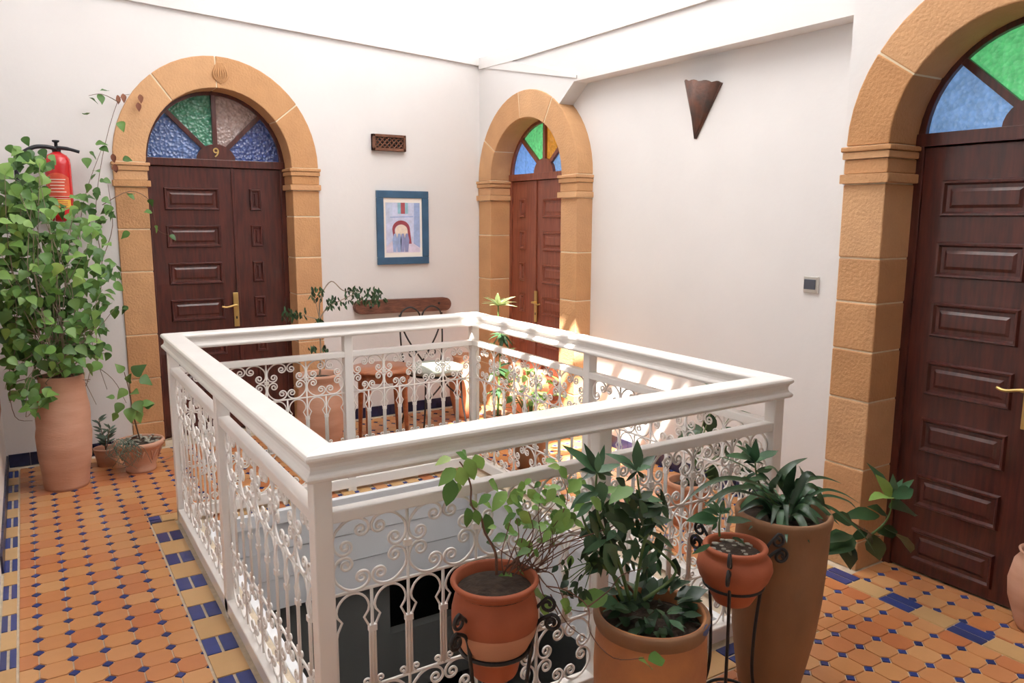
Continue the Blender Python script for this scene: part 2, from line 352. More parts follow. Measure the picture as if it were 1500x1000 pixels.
# unseen roof added to shape the light: translucent sheets, one bay open to the sun
ZC = 4.3; gx0, gx1, gy0, gy1 = .22, 1.25, -.93, 1.05
rf = thing('unseen_roof', 'unseen translucent sheet roof added above the patio to shape the light', 'roof', (1, .5, ZC), kind='structure')
hx0, hx1, hy0, hy1 = gx0, 2.35, gy0, 3.0                          # roof light: solid slab around keeps the wall tops dim, sheets inside
MB().prism([[(-1.6, -4.2), (4.2, -4.2), (4.2, 5.0), (-1.6, 5.0)], [(hx0, hy0), (hx1, hy0), (hx1, hy1), (hx0, hy1)]], lambda u, v, d: V((u, v, d)), ZC, ZC+.12).build('shading_slab', 'plaster', rf)
for a, b in (((gx1, hy0), (hx1, hy1)), ((gx0, gy1), (gx1, hy1))):
    MB().box((a[0], a[1], ZC), (b[0], b[1], ZC+.012)).build('sheet', 'diffuser_sheet', rf)
for i in range(6):  # bars set across the open bay to stripe the sun patch
    y = gy0+.15+i*.30; MB().box((gx0-.1, y, ZC-.05), (gx1+.1, y+.07, ZC)).build('bar', 'rail_paint', rf)

surround(1, M1, **A1, depth=.20, jl=[.19, .51, .82, 1.26, 1.55], jr=[.30, .68, 1.05, 1.33, 1.64], vj=[38, 91, 128], label='sandstone block arch around door 9 with a small carved shell at its crown')
surround(2, M2, **A2, depth=.20, jl=[.38, .76, 1.12, 1.49], jr=[.34, .68, 1.04, 1.39], vj=[58, 97, 150], label='sandstone block arch in the corner beside the spiky plant')
surround(3, M3, **A3, depth=.22, jl=[.14, .49, .81, 1.04, 1.26, 1.46], jr=[.2, .5, .8, 1.1, 1.4], vj=[40, 88, 145], label='large sandstone block arch next to the wall switch')
door(1, M1, 2.0, .497, .53, .19, 'wood', ['glass_blue', 'glass_green', 'glass_pink', 'glass_navy'], 'dark wooden double door numbered 9 under a four-pane fanlight', True, .085, '9')
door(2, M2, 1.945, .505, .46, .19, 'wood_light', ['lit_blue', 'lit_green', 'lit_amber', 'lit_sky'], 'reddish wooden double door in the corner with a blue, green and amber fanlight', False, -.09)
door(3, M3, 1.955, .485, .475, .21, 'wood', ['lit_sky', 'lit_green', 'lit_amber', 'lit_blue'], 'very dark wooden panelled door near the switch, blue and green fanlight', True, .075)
# carved shell on arch 1
mb = MB()
for k in range(-3, 4):
    mb.tube(spline([M1(.018, 2.56, .012), M1(.018+k*.016, 2.615, .022), M1(.018+k*.006, 2.705, .014)], 5), [.004]*2+[.007]*7+[.004]*2, 6)
for o in bpy.data.objects:
    if o.name == 'trim_1': T1 = o
so_ = mb.build('carved_shell', 'stone', T1, smooth=True); so_['label'] = 'small carved shell ornament'
# pier of a further arch on the left wall (stones at the picture's edge)
t = thing('trim_7', 'sandstone jamb of an arch on the left wall behind the ivy', 'door arch', (XL, 3.5, 0), kind='structure')
for z0, z1 in ((.47, .80), (.81, 1.12), (1.13, 1.5), (1.51, 1.8)):
    MB().box((XL-.05, 2.95, z0), (XL+.012, 3.62, z1)).build('stone', 'stone', t, bevel=.006)

# ------------------------------------------------------------------ floor slab, nosing, lower storey
def ringslab(mb, x0, y0, x1, y1, ins, z0, z1):
    a = [(x0, y0), (x1, y0), (x1, y1), (x0, y1)]; b = [(ins, ins), (W-ins, ins), (W-ins, L-ins), (ins, L-ins)]
    mb.prism([a, b], lambda u, v, d: V((u, v, d)), z0, z1)
mb = MB(); ringslab(mb, XL-.1, YF-.1, 3.3, YB+.3, INS-.03, -.10, 0); FLOOR = struct('floor', mb, 'grout', 'gallery floor of small terracotta octagon tiles and blue diamond insets', 'floor')
mb = MB()
for (x0, y0, x1, y1) in ((INS-.04, INS-.04, W-INS+.04, INS), (INS-.04, L-INS, W-INS+.04, L-INS+.04), (INS-.04, INS, INS, L-INS), (W-INS, INS, W-INS+.04, L-INS)): mb.box((x0, y0, -.075), (x1, y1, .004))
struct('trim_8', mb, 'fascia', 'white painted nosing along the edge of the stair well opening', 'trim', bevel=.004)
k = 9
for z0, z1, q in ((-.235, -.075, .022), (-.41, -.238, .028), (-.60, -.413, .034)):
    mb = MB(); i0, i1 = INS-.30, INS-q
    mb.prism([[(i0, i0), (W-i0, i0), (W-i0, L-i0), (i0, L-i0)], [(i1, i1), (W-i1, i1), (W-i1, L-i1), (i1, L-i1)]], lambda u, v, d: V((u, v, d)), z0, z1)
    struct('trim_%d' % k, mb, 'fascia', {9: 'upper white board course facing the inside of the well', 10: 'middle white board course facing the inside of the well', 11: 'lowest white board course facing the inside of the well'}[k], 'trim', bevel=.003); k += 1
mb = MB(); ringslab(mb, XL-.1, YF-.1, 3.3, YB+.1, INS-.12, -.60, -.42); struct('ceiling', mb, 'lower_grey', 'grey underside of the gallery slab seen down the well', 'ceiling')
mb = MB(); mb.box((XL-.2, YF-.2, -3.3), (3.2, YB+.2, -3.2)); struct('floor_lower', mb, 'lower_grey', 'grey floor at the bottom of the well', 'floor')
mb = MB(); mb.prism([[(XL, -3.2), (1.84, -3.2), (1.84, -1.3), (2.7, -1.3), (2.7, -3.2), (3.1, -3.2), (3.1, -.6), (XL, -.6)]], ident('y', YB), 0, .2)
struct('wall_lower_back', mb, 'lower_grey', 'shaded grey wall of the storey below', 'wall')
mb = MB(); mb.box((1.75, YB+.19, -3.2), (2.8, YB+.25, -1.2)); struct('door_4', mb, 'black', 'open doorway on the storey below, its darkness a black slab', 'door')  # black slab stands for the unlit depth behind the opening
mb = MB(); mb.box((XL, 2.40, -3.2), (1.22, 2.52, -.6)); struct('wall_lower_pier', mb, 'lower_dark_grey', 'dark grey wall closing the well below the white boards', 'wall')
mb = MB(); mb.box((1.22, 2.44, -1.45), (2.2, 2.52, -1.02)); struct('wall_lower_parapet', mb, 'lower_dark_grey', 'low dark grey parapet deep inside the well', 'wall')
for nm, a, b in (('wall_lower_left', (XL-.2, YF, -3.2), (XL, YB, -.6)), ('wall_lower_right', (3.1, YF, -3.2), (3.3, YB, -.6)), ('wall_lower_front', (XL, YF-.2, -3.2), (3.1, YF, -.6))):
    struct(nm, MB().box(a, b), 'lower_grey', 'shaded grey %s wall of the storey below' % nm.split('_')[-1], 'wall')

# ------------------------------------------------------------------ floor tiles
P = .1075; GX, GY = -.642, 1.346; DD = .0225
fields = [(-.705, -.113, -1.3, 3.93), (-.113, 2.455, -1.3, -.115), (2.015, 2.455, -.115, .36), (2.015, 2.915, .36, 3.93), (-.113, 2.015, 2.595, 3.93), (2.575, 2.84, -.80, .13)]
def clip(poly, x0, x1, y0, y1):
    for ax, lim, sg in ((0, x0, 1), (0, x1, -1), (1, y0, 1), (1, y1, -1)):
        out = []
        for i, p in enumerate(poly):
            q = poly[(i+1) % len(poly)]; a, b = (p[ax]-lim)*sg, (q[ax]-lim)*sg
            if a >= 0: out.append(p)
            if a*b < 0: t = a/(a-b); out.append((p[0]+(q[0]-p[0])*t, p[1]+(q[1]-p[1])*t))
        poly = out
        if len(poly) < 3: return None
    return poly
def area(p): return abs(sum(p[i][0]*p[(i+1) % len(p)][1]-p[(i+1) % len(p)][0]*p[i][1] for i in range(len(p))))/2
def tile_mb(mb, poly, h=.005, z0=-.002):
    c = (sum(p[0] for p in poly)/len(poly), sum(p[1] for p in poly)/len(poly)); n = len(poly); b = len(mb.v)
    mb.v += [V((p[0], p[1], z0)) for p in poly]
    for p in poly:
        d = math.hypot(p[0]-c[0], p[1]-c[1]); k = max(0, 1-.0018/max(d, .004)); mb.v.append(V((c[0]+(p[0]-c[0])*k, c[1]+(p[1]-c[1])*k, h)))
    mb.face([b+n+i for i in range(n)])
    for i in range(n): j = (i+1) % n; mb.face((b+i, b+j, b+n+j, b+n+i))
h_ = P/2-.0013; OCT = [(h_-DD, -h_), (h_, -h_+DD), (h_, h_-DD), (h_-DD, h_), (-h_+DD, h_), (-h_, h_-DD), (-h_, -h_+DD), (-h_+DD, -h_)]
DIA = [(DD-.003, 0), (0, DD-.003), (-DD+.003, 0), (0, -DD+.003)]
tiles, dots = [], []
for (x0, x1, y0, y1) in fields:
    for base, lst, off in ((OCT, tiles, .5), (DIA, dots, 0)):
        for i in range(-5, 36):
            for j in range(-27, 26):
                cx, cy = GX+(i+off)*P, GY+(j+off)*P
                if cx < x0-.06 or cx > x1+.06 or cy < y0-.06 or cy > y1+.06: continue
                q = clip([(cx+a, cy+b) for a, b in base], x0+.001, x1-.001, y0+.001, y1-.001)
                if q and area(q) > 6e-5: lst.append((cx, cy, q, abs(area(q)-area(base)) < 1e-7))
def rank(t):
    x, y, w_ = proj(V((t[0], t[1], 0)))
    vis = -60 < x < 1560 and 0 < y < 1060 and w_ > .1
    hid = 300 < x < 1150 and y > 700 and not (t[0] > 1.9)       # behind the front railing and pots
    return (0 if vis else 50)+(6 if hid else 0)+w_
def lay(lst, base, name, m, ms, n=300):
    shared = MB(); tile_mb(shared, base); sm = shared.mesh(name, m); lst.sort(key=rank); rest = MB()
    for k, (cx, cy, q, full) in enumerate(lst):
        if k < n:
            if full: obj(name, sm, FLOOR, (cx, cy, R.uniform(-.0008, .0006)))
            else:
                mb = MB(); tile_mb(mb, [(a-cx, b-cy) for a, b in q]); mb.build(name, m, FLOOR, loc=(cx, cy, 0))
        else: tile_mb(rest, q)
    o = rest.build(name+'_field', ms, FLOOR, recalc=False); o['kind'] = 'stuff'
lay(tiles, OCT, 'octagon_tile', 'tile', 'tile_stuff'); lay(dots, DIA, 'diamond_tile', 'blue', 'blue_stuff')
def border(x0, x1, y0, y1, along, per=.30, blue=.14, ph=0.0):
    """pairs of blue bars alternating with ochre tiles"""
    n0 = math.floor(((y0 if along == 'y' else x0)-ph)/per)-1; lo, hi = (y0, y1) if along == 'y' else (x0, x1); a0, a1 = (x0, x1) if along == 'y' else (y0, y1)
    for k in range(n0, n0+60):
        s0 = ph+k*per
        for p, q, cols, nm, mt in ((s0, s0+blue, 2, 'border_tile', 'blue'), (s0+blue, s0+per, 1, 'plain_border_tile', 'ochre')):
            p, q = max(p+.002, lo), min(q-.002, hi)
            if q-p < .01: continue
            for c in range(cols):
                e0, e1 = a0+(a1-a0)*c/cols+.005, a0+(a1-a0)*(c+1)/cols-.005
                r = [(e0, p), (e1, p), (e1, q), (e0, q)] if along == 'y' else [(p, e0), (q, e0), (q, e1), (p, e1)]
                mb = MB(); cx, cy = (r[0][0]+r[2][0])/2, (r[0][1]+r[2][1])/2; tile_mb(mb, [(a-cx, b-cy) for a, b in r]); mb.build(nm, mt, FLOOR, loc=(cx, cy, 0))
border(XL+.005, -.708, .2, 3.93, 'y', .308, .15, 1.28)
border(-.110, .016, .3, 2.5, 'y', .30, .13, .99)
border(-.11, 2.012, -.112, .016, 'x', .30, .13, .05)
border(1.89, 2.012, -.014, 2.5, 'y', .30, .13, .1)
border(-.11, 2.012, 2.466, 2.592, 'x', .30, .13, .12)
border(2.458, 2.572, -1.2, .36, 'y', .294, .14, -.215)
border(.16, 1.75, L-.115, L-.135+.0001, 'x', .11, .02, 0) if False else None
mbr = MB()
for k in range(15):                                             # strip of the back edge inside the railing
    x = .19+k*.105; mb = MB(); tile_mb(mb, [(x, L-.128), (x+.075, L-.128), (x+.075, L-.03), (x, L-.03)]); mb.build('edge_tile', 'ochre' if k % 3 else 'tile', FLOOR)
    mb = MB(); tile_mb(mb, [(x+.078, L-.115), (x+.102, L-.115), (x+.102, L-.09), (x+.078, L-.09)]); mb.build('edge_dot', 'blue', FLOOR)
# navy skirting tiles
def skirting(name, p, q, nrm, label):
    p, q, nrm = V(p), V(q), V(nrm); d = (q-p); n = int(d.length/.105); d.normalize()
    t = thing(name, label, 'baseboard', p, kind='structure'); mb = MB()
    ln = (q-p).length/n
    for c in [(-1)]: pass
    b = [V((0, 0, 0)), d*(ln-.003)]; t_ = nrm*.010
    mb.add([b[0], b[1], b[1]+t_, b[0]+t_, b[0]+V((0, 0, .085)), b[1]+V((0, 0, .085)), b[1]+t_+V((0, 0, .085)), b[0]+t_+V((0, 0, .085))], [(0, 3, 2, 1), (4, 5, 6, 7), (0, 1, 5, 4), (1, 2, 6, 5), (2, 3, 7, 6), (3, 0, 4, 7)])
    me = mb.mesh('skirting_tile', 'navy')
    for i in range(n): obj('skirting_tile', me, t, p+d*(ln*i))
skirting('baseboard_back_left', (XL+.012, YB, .004), (-.035, YB, .004), (0, -1, 0), 'navy tile skirting between the left corner and door 9')
skirting('baseboard_back', (1.40, YB, .004), (XR-.02, YB, .004), (0, -1, 0), 'navy tile skirting behind the iron chair')
skirting('baseboard_left', (XL, 2.2, .004), (XL, 3.98, .004), (1, 0, 0), 'navy tile skirting along the left wall')
skirting('baseboard_right', (XREC, .38, .004), (XREC, 2.55, .004), (-1, 0, 0), 'navy tile skirting under the sconce wall')

# ------------------------------------------------------------------ railing
RAIL = thing('gallery_railing', 'white painted wrought-iron railing with scrollwork around the open well', 'railing', (W/2, L/2, 0))
prof = [(.050, 1.031), (.012, 1.031), (.004, 1.028), (0, 1.021), (0, 1.014), (.004, 1.008), (.010, 1.004), (.014, .994), (.014, .984), (.010, .975), (.003, .970), (0, .963), (.003, .955), (.010, .951), (.050, .951)]
prof = prof+[(.10-u, z) for u, z in prof[::-1][1:-1]]
sides = {'front': lambda t, u: V((t, u, 0)), 'left': lambda t, u: V((u, t, 0)), 'back': lambda t, u: V((t, L-u, 0)), 'right': lambda t, u: V((W-u, t, 0))}
LEN = {'front': W, 'back': W, 'left': L, 'right': L}
for sd, fn in sides.items():
    n = len(prof); mb = MB(); ln = LEN[sd]
    for k in (0, 1):
        for u, z in prof: mb.v.append(fn(u if k == 0 else ln-u, u)+V((0, 0, z)))
    for i in range(n): mb.face((i, (i+1) % n, n+(i+1) % n, n+i))
    mb.face(range(n)); mb.face(range(2*n-1, n-1, -1)); mb.build('handrail', 'rail_paint', RAIL, bevel=.0015)
    for nm, u0, u1, z0, z1 in (('middle_rail', .028, .072, .822, .856), ('base_beam', .022, .075, .022, .082)):
        a, b = fn(.03, u0), fn(ln-.03, u1); MB().box((a.x, a.y, z0), (b.x, b.y, z1)).build(nm, 'rail_paint', RAIL, bevel=.004)
posts = {}
PC = .048; ph = .026
def post(x, y, z0=0.0): return MB().box((x-ph, y-ph, z0), (x+ph, y+ph, .953)).build('post', 'rail_paint', RAIL, bevel=.004)
MIDS = {'front': 1.0, 'back': 1.0, 'left': 1.26, 'right': 1.21}
for x, y in ((PC, PC), (W-PC, PC), (PC, L-PC), (W-PC, L-PC), (MIDS['front'], PC), (MIDS['back'], L-PC), (PC, MIDS['left']), (W-PC, MIDS['right'])): post(x, y)
def scroll_half(R0, sg):
    pts = [V((0, 0, 0))]; th = 0.0; x = y = 0.0; tot = math.radians(640); dth = math.radians(9)
    while th < tot:
        dg = math.degrees(th)
        r = R0 if dg < 48 else (R0*(1-.54*min(1, (dg-48)/60)) if dg < 108 else R0*.46*math.exp(-(dg-108)/360*.95))
        x += r*math.cos(th)*dth; y += r*math.sin(th)*dth; th += dth; pts.append(V((x, y, 0)))
    return pts
def cscroll():
    h = scroll_half(1, 1); left = [V((-p.x, p.y, 0)) for p in h]; pts = left[::-1]+h[1:]        # opening upwards
    a = math.radians(-135)                                        # turn so that it hugs the upper-left corner
    pts = [V((p.x*math.cos(a)-p.y*math.sin(a), p.x*math.sin(a)+p.y*math.cos(a))+(0,)) for p in pts]
    x0, x1 = min(p.x for p in pts), max(p.x for p in pts); y0, y1 = min(p.y for p in pts), max(p.y for p in pts)
    return [((p.x-x0)/(x1-x0), (p.y-y0)/(y1-y0)) for p in pts]     # unit box, corner at (0,1)
CS = cscroll(); rr_ = .0042
def volute(n=20):
    pts = []
    for i in range(n+1):
        t = i/n; a = math.radians(-90+t*430); r = .5*(1-t*.78); pts.append((r*math.cos(a)*(1), r*math.sin(a)))
    return pts
def panel(sd, t0, t1, cells):
    fn = sides[sd]; z0, z1, zh, zb = .305, .822, .607, .082; cw = (t1-t0)/cells; ex, ey = (fn(1, 0)-fn(0, 0)), None
    mb = MB()
    for z in (zh, z0): mb.tube([fn(t0, .05)+V((0, 0, z)), fn(t1, .05)+V((0, 0, z))], .0048, 6)
    org = fn((t0+t1)/2, .05); g = MB(); g.v = [p-org for p in mb.v]; g.f = mb.f; g.m = mb.m
    pn = g.build('scroll_panel', 'rail_paint', RAIL, smooth=True, loc=org)
    P3 = lambda a, z: ex*a+V((0, 0, z))
    def mesh(pl, r=rr_, n=6, nm='scroll'): return MB().tube([P3(a, z) for a, z in pl], r, n).mesh(nm, 'rail_paint', True)
    def place(nm, me, a, z): obj(nm, me, pn, fn(a, .05)+V((0, 0, z)))
    # four C-scrolls: quarter boxes of the upper and the lower band
    q = {}
    for band, (b0, b1) in {'u': (zh, z1), 'l': (zb, z0)}.items():
        hw, hh = cw/2-.002, (b1-b0)/2-.001
        for ix in (-1, 1):
            for iz in (-1, 1):
                pl = []
                for x, y in CS:
                    lx, lz = (x-1)*(hw-.006)-.004, y*(hh-.006)+.004     # upper-left quarter
                    pl.append((lx if ix < 0 else -lx, lz if iz > 0 else -lz))
                q[band, ix, iz] = mesh(pl)
    bw = cw/2; e = .008; ra = bw/2-e
    arch = [(e, .309), (e, .48), (e+.003, .495), (e+.016, .522), (e+.003, .540)]
    arch += [(bw/2-ra*math.cos(math.radians(x)), .548+(zh-.006-.548)*math.sin(math.radians(x))) for x in range(6, 175, 12)]
    arch += [(bw-a, z) for a, z in arch[:5][::-1]]
    am = mesh(arch, .0036, 6, 'arch_rod')
    vl = [(.016-.0+x*.028*-1, y*.028+.016) for x, y in volute()]; fv = {1: mesh([(0.0, .0)]+[(.018-x*.026, .018+y*.026) for x, y in volute()], .0034), -1: mesh([(0.0, .0)]+[(-.018+x*.026, .018+y*.026) for x, y in volute()], .0034)}
    bars = {True: mesh([(0, zb), (0, z1)], .0048, 6, 'baluster'), False: mesh([(0, z0), (0, zh)], .0048, 6, 'baluster')}
    col = MB()
    for s_ in (0,):
        a, b = ex*.013+V((0, 0, .009)), fn(0, 1)-fn(0, 0)
        col.box(tuple(-ex*.012-b*.007-V((0, 0, .009))), tuple(ex*.012+b*.007+V((0, 0, .009))))
    cm = col.mesh('collar', 'rail_paint')
    for c in range(cells):
        a0 = t0+c*cw; mid = a0+cw/2
        for band, zc in (('u', (zh+z1)/2), ('l', (zb+z0)/2)):
            for ix in (-1, 1):
                for iz in (-1, 1): place('scroll', q[band, ix, iz], mid, zc)
        for k in (0, 1):
            place('arch_rod', am, a0+k*bw, 0)
            place('foot_volute', fv[1], a0+k*bw+.004, z0); place('foot_volute', fv[-1], a0+(k+1)*bw-.004, z0)
        place('baluster', bars[False], mid, 0); place('collar', cm, mid, .485)
        if c: place('baluster', bars[True], a0, 0); place('collar', cm, a0, .485); place('collar', cm, a0, (zh+z1)/2)
for sd in sides:
    m = MIDS[sd]; ln = LEN[sd]; n1, n2 = (4, 4) if sd in ('front', 'back') else (5, 5)
    panel(sd, PC+ph, m-ph, n1); panel(sd, m+ph, ln-PC-ph, n2)

# ------------------------------------------------------------------ leaves and stems
OUT = {'heart': [(0, .03), (.03, .17), (.10, .31), (.22, .40), (.36, .40), (.52, .32), (.68, .22), (.84, .11), (.94, .04), (1, 0)],
       'ovate': [(0, .02), (.12, .17), (.3, .28), (.5, .29), (.7, .20), (.88, .08), (1, 0)],
       'elliptic': [(0, .015), (.12, .09), (.3, .165), (.5, .18), (.7, .13), (.88, .055), (1, 0)],
       'lance': [(0, .015), (.15, .075), (.35, .12), (.55, .12), (.78, .07), (1, 0)],
       'needle': [(0, .03), (.3, .06), (.7, .05), (1, 0)]}
LM = {}
def leaf_verts(kind, v):
    rr = random.Random(v*31+7); fold = .18+.1*rr.random(); bend = .12+.25*rr.random(); vs_, fs = [], []
    o = OUT[kind]
    for t, w_ in o:
        z = -bend*t*t; wv = .03*math.sin(t*9+v)
        vs_ += [(-w_*(1+.06*math.sin(7*t+v)), t, z+w_*fold+wv*w_*4), (0, t, z), (w_*(1+.06*math.sin(6*t+2*v)), t, z+w_*fold-wv*w_*4)]
    for i in range(len(o)-1):
        a = i*3; fs += [(a, a+1, a+4, a+3), (a+1, a+2, a+5, a+4)]
    return vs_, fs
def leaf_mesh(kind, m, v):
    k = (kind, m, v % 4)
    if k not in LM:
        mb = MB(); mb.add(*leaf_verts(kind, v % 4)); LM[k] = mb.mesh('leaf', m, True, recalc=False)
    return LM[k]
def basis(d, n):
    y = V(d).normalized(); n = V(n); z = n-y*n.dot(y)
    z = z.normalized() if z.length > 1e-4 else y.orthogonal().normalized()
    x = y.cross(z); return Matrix((x, y, z)).transposed()
LEAFN = {}
def leaf(parent, kind, m, p, d, n, size, name='leaf'):
    o = obj(name, leaf_mesh(kind, m, R.randrange(4)), parent, p, rot=basis(d, n).to_quaternion()); o.scale = (size, size, size); LEAFN[parent] = LEAFN.get(parent, 0)+1
    return o
def rv(s=1.0): return V((R.uniform(-s, s), R.uniform(-s, s), R.uniform(-s, s)))
def tocam(p): return (CAM-p).normalized()
def sdir(ang): a = math.radians(ang); return RT*math.cos(a)-UP*math.sin(a)      # screen direction, 90 = down
class Zoom:                                                     # pixel readings taken from an enlarged crop
    def __init__(s, x, y, k): s.x, s.y, s.k = x, y, k
    def p(s, x, y, Y): return ony(s.x+x*s.k, s.y+y*s.k, Y)
    def m(s, l, P_): return l*s.k*(P_-CAM).dot(FW)/F
def zleaf(parent, zm, base, tip, Y, kind, m, jit=.05, tilt=.5, dep=.25):
    yj = Y+R.uniform(-jit, jit); b = zm.p(*base, yj); t = zm.p(*tip, yj); d = t-b; ln = d.length
    d = d+tocam(b)*ln*R.uniform(-dep, dep); leaf(parent, kind, m, b, d, tocam(b)*.7+V((0, 0, tilt))+rv(.35), max(ln, .01)*1.06)
def stem(parent, pts, r, m='bark', name='stem', n=6):
    q = spline(pts, 5); N = len(q); return MB().tube(q, [r*(1-.55*i/(N-1)) for i in range(N)], n).build(name, m, parent, smooth=True)
def bunch(parent, pts, m, r=.0025, name='twigs'):
    mb = MB()
    for pl in pts:
        q = spline(pl, 4); N = len(q); mb.tube(q, [r*(1-.5*i/(N-1)) for i in range(N)], 5)
    return mb.build(name, m, parent, smooth=True)
def strap(parent, pts, wd, m='leaf_strap', nrm=None):
    q = spline(pts, 6); N = len(q); mb = MB(); o = q[0]
    for i, p in enumerate(q):
        t = i/(N-1); d = (q[min(i+1, N-1)]-q[max(i-1, 0)]).normalized(); n_ = (nrm or (tocam(p)*.6+V((0, 0, .8))))
        sd = d.cross(n_); sd = sd.normalized() if sd.length > 1e-4 else V((1, 0, 0)); up = sd.cross(d)
        ww = wd*(.55+.9*t if t < .4 else .91*(1-((t-.4)/.6)**1.8))
        ww = max(ww, .0008); mb.v += [p-o+sd*ww/2+up*ww*.15, p-o, p-o-sd*ww/2+up*ww*.15]
    for i in range(N-1): a = i*3; mb.face((a, a+1, a+4, a+3)); mb.face((a+1, a+2, a+5, a+4))
    return mb.build('leaf', m, parent, smooth=True, loc=o, recalc=False)
def pot(parent, prof, m, c, wob=.006, name='pot', th=.014, tilt=None, soil=.03, soilm='soil'):
    c = V(c); rim_r, rim_z = prof[-1]
    inner = [(rim_r-th*.6, rim_z+.003), (rim_r-th, rim_z-.004), (rim_r-th*1.2, rim_z-soil-.012)]
    mb = MB().lathe(prof+inner, 44, wob=wob); 
    if tilt:
        for i, p in enumerate(mb.v): mb.v[i] = V((p.x+tilt[0]*p.z, p.y+tilt[1]*p.z, p.z))
    o = mb.build(name, m, parent, smooth=True, loc=c)
    sx, sy = (tilt[0]*rim_z, tilt[1]*rim_z) if tilt else (0, 0)
    s_ = MB(); s_.lathe([(rim_r-th*1.1, rim_z-soil-.01), (rim_r*.6, rim_z-soil+.004), (.004, rim_z-soil+.008)], 28, (sx, sy, 0), capb=False, capt=True); s_.build('soil', soilm, parent, smooth=True, loc=c)
    return o
def pebbles(parent, c, rad, n, sz):
    for i in range(n):
        a, q = R.uniform(0, 2*PI), rad*math.sqrt(R.random()); mb = MB(); s_ = sz*R.uniform(.6, 1.2)
        mb.lathe([(.3*s_, -.35*s_), (.85*s_, -.15*s_), (s_, .05*s_), (.7*s_, .35*s_), (.2*s_, .45*s_)], 7, capt=True, wob=.12)
        mb.build('pebble', 'pebble', parent, smooth=True, loc=V(c)+V((q*math.cos(a), q*math.sin(a), R.uniform(0, .006))))

# ---- tall leaning urn with the big climbing ivy (left corner)
UB = V((-.46, 3.40, .005))
T = thing('potted_ivy', 'tall pinkish terracotta urn overflowing with a bushy green climbing vine', 'potted plant', UB)
pot(T, [(.118, 0), (.124, .02), (.130, .10), (.140, .17), (.143, .18), (.148, .26), (.152, .33), (.148, .36), (.144, .38), (.147, .44), (.143, .50), (.132, .55), (.126, .60), (.122, .66), (.126, .69)], 'terracotta_pink', UB, tilt=(.03, .0))
top = UB+V((.02, 0, .66))
clouds = [(60, 330, 60, 75, 60, 3.15, 3.55), (35, 275, 35, 55, 30, 3.2, 3.5), (95, 360, 70, 65, 60, 3.15, 3.55), (40, 410, 45, 50, 45, 3.1, 3.4), (110, 440, 70, 55, 55, 3.2, 3.6),
          (75, 470, 75, 45, 45, 3.15, 3.5), (120, 490, 40, 35, 25, 3.2, 3.6), (15, 340, 20, 110, 30, 3.1, 3.4), (55, 580, 22, 35, 24, 3.1, 3.25), (30, 470, 35, 60, 30, 3.3, 3.7),
          (60, 515, 70, 40, 60, 3.15, 3.5), (105, 525, 45, 28, 30, 3.2, 3.5), (22, 545, 24, 45, 22, 3.15, 3.35), (40, 245, 40, 30, 25, 3.2, 3.5), (70, 400, 75, 60, 90, 3.3, 3.65), (50, 330, 50, 70, 60, 3.35, 3.65), (50, 430, 55, 95, 110, 3.35, 3.7), (110, 410, 55, 60, 55, 3.3, 3.65), (35, 300, 38, 70, 60, 3.3, 3.6)]
placed = []
for cx, cy, rx, ry, n, y0, y1 in clouds:
    for k in range(n):
        a, q = R.uniform(0, 2*PI), math.sqrt(R.random()); px, py = cx+rx*q*math.cos(a), cy+ry*q*math.sin(a)
        if px < -25: px = -px*.6
        placed.append((px, py, R.uniform(y0, y1), R.uniform(.048, .088)))
trail = [(140, 210), (128, 168), (131, 143), (146, 138), (158, 133), (175, 178), (180, 232), (148, 215), (131, 222), (140, 250), (152, 262), (139, 275), (150, 290), (160, 300), (140, 300), (118, 285), (124, 297), (136, 305), (143, 318), (130, 330),
         (150, 320), (160, 312), (147, 345), (138, 360), (140, 372), (127, 388), (118, 392), (146, 380), (158, 392), (165, 385), (150, 400), (170, 400), (152, 430), (160, 442), (147, 440), (172, 448), (180, 452), (135, 460), (150, 480), (148, 500), (155, 512), (188, 285), (190, 340), (100, 300), (112, 330)]
tl2 = [(188, 284), (218, 292), (222, 310), (227, 330), (249, 344)]
for i, (px, py) in enumerate(trail+[(x+R.uniform(-9, 9), y+R.uniform(-10, 10)) for x, y in trail[8:41]]): placed.append((px, py, 3.86 if py < 350 else 3.75, R.uniform(.05, .075)))
for px, py in tl2: placed.append((px, py, 3.93, .055))
placed.sort(key=lambda q: q[2]); rest = MB(); nl = 0
for i, (px, py, Y, sz) in enumerate(placed):
    p = ony(px, py, Y); p.x = max(p.x, XL+.085); front = Y < 3.42 or Y > 3.7
    d = V((R.uniform(-.7, .7), R.uniform(-.6, .2), R.uniform(-1, .15))); n_ = tocam(p)*.6+V((0, 0, .75))+rv(.5)
    if nl < 300 and (front or i % 2 == 0):
        m = 'leaf_lime' if (py < 420 and R.random() < .4) or R.random() < .12 else 'leaf_ivy'
        leaf(T, 'heart', m, p-d.normalized()*sz*.5, d, n_, sz); nl += 1
    else:
        B = basis(d, n_); vv, ff = leaf_verts('heart', i % 4); rest.add([p+B @ (V(q)*sz) for q in vv], ff)
o = rest.build('inner_foliage', 'leaf_stuff', T, smooth=True, recalc=False); o['kind'] = 'stuff'
for px, py, Y in ((20, 232, 3.5), (35, 200, 3.6), (12, 212, 3.6), (60, 218, 3.4)): leaf(T, 'heart', 'leaf_ivy', ony(px, py, Y), V((.3, 0, -.8)), tocam(V((0, 3, 1))), .06)
for px, py, Y in ((205, 138, 3.95), (202, 150, 3.95), (172, 139, 3.92), (180, 137, 3.92), (165, 225, 3.95), (168, 240, 3.95)): leaf(T, 'ovate', 'leaf_brown', ony(px, py, Y), V((.1, 0, -1)), V((0, -1, .3))+rv(.4), .06)
tw = []
for k in range(46):
    px, py, Y, sz = R.choice(placed[:330]); e = ony(px, py, Y); m_ = top.lerp(e, .5)+rv(.12); tw.append([top+rv(.05), m_, e])
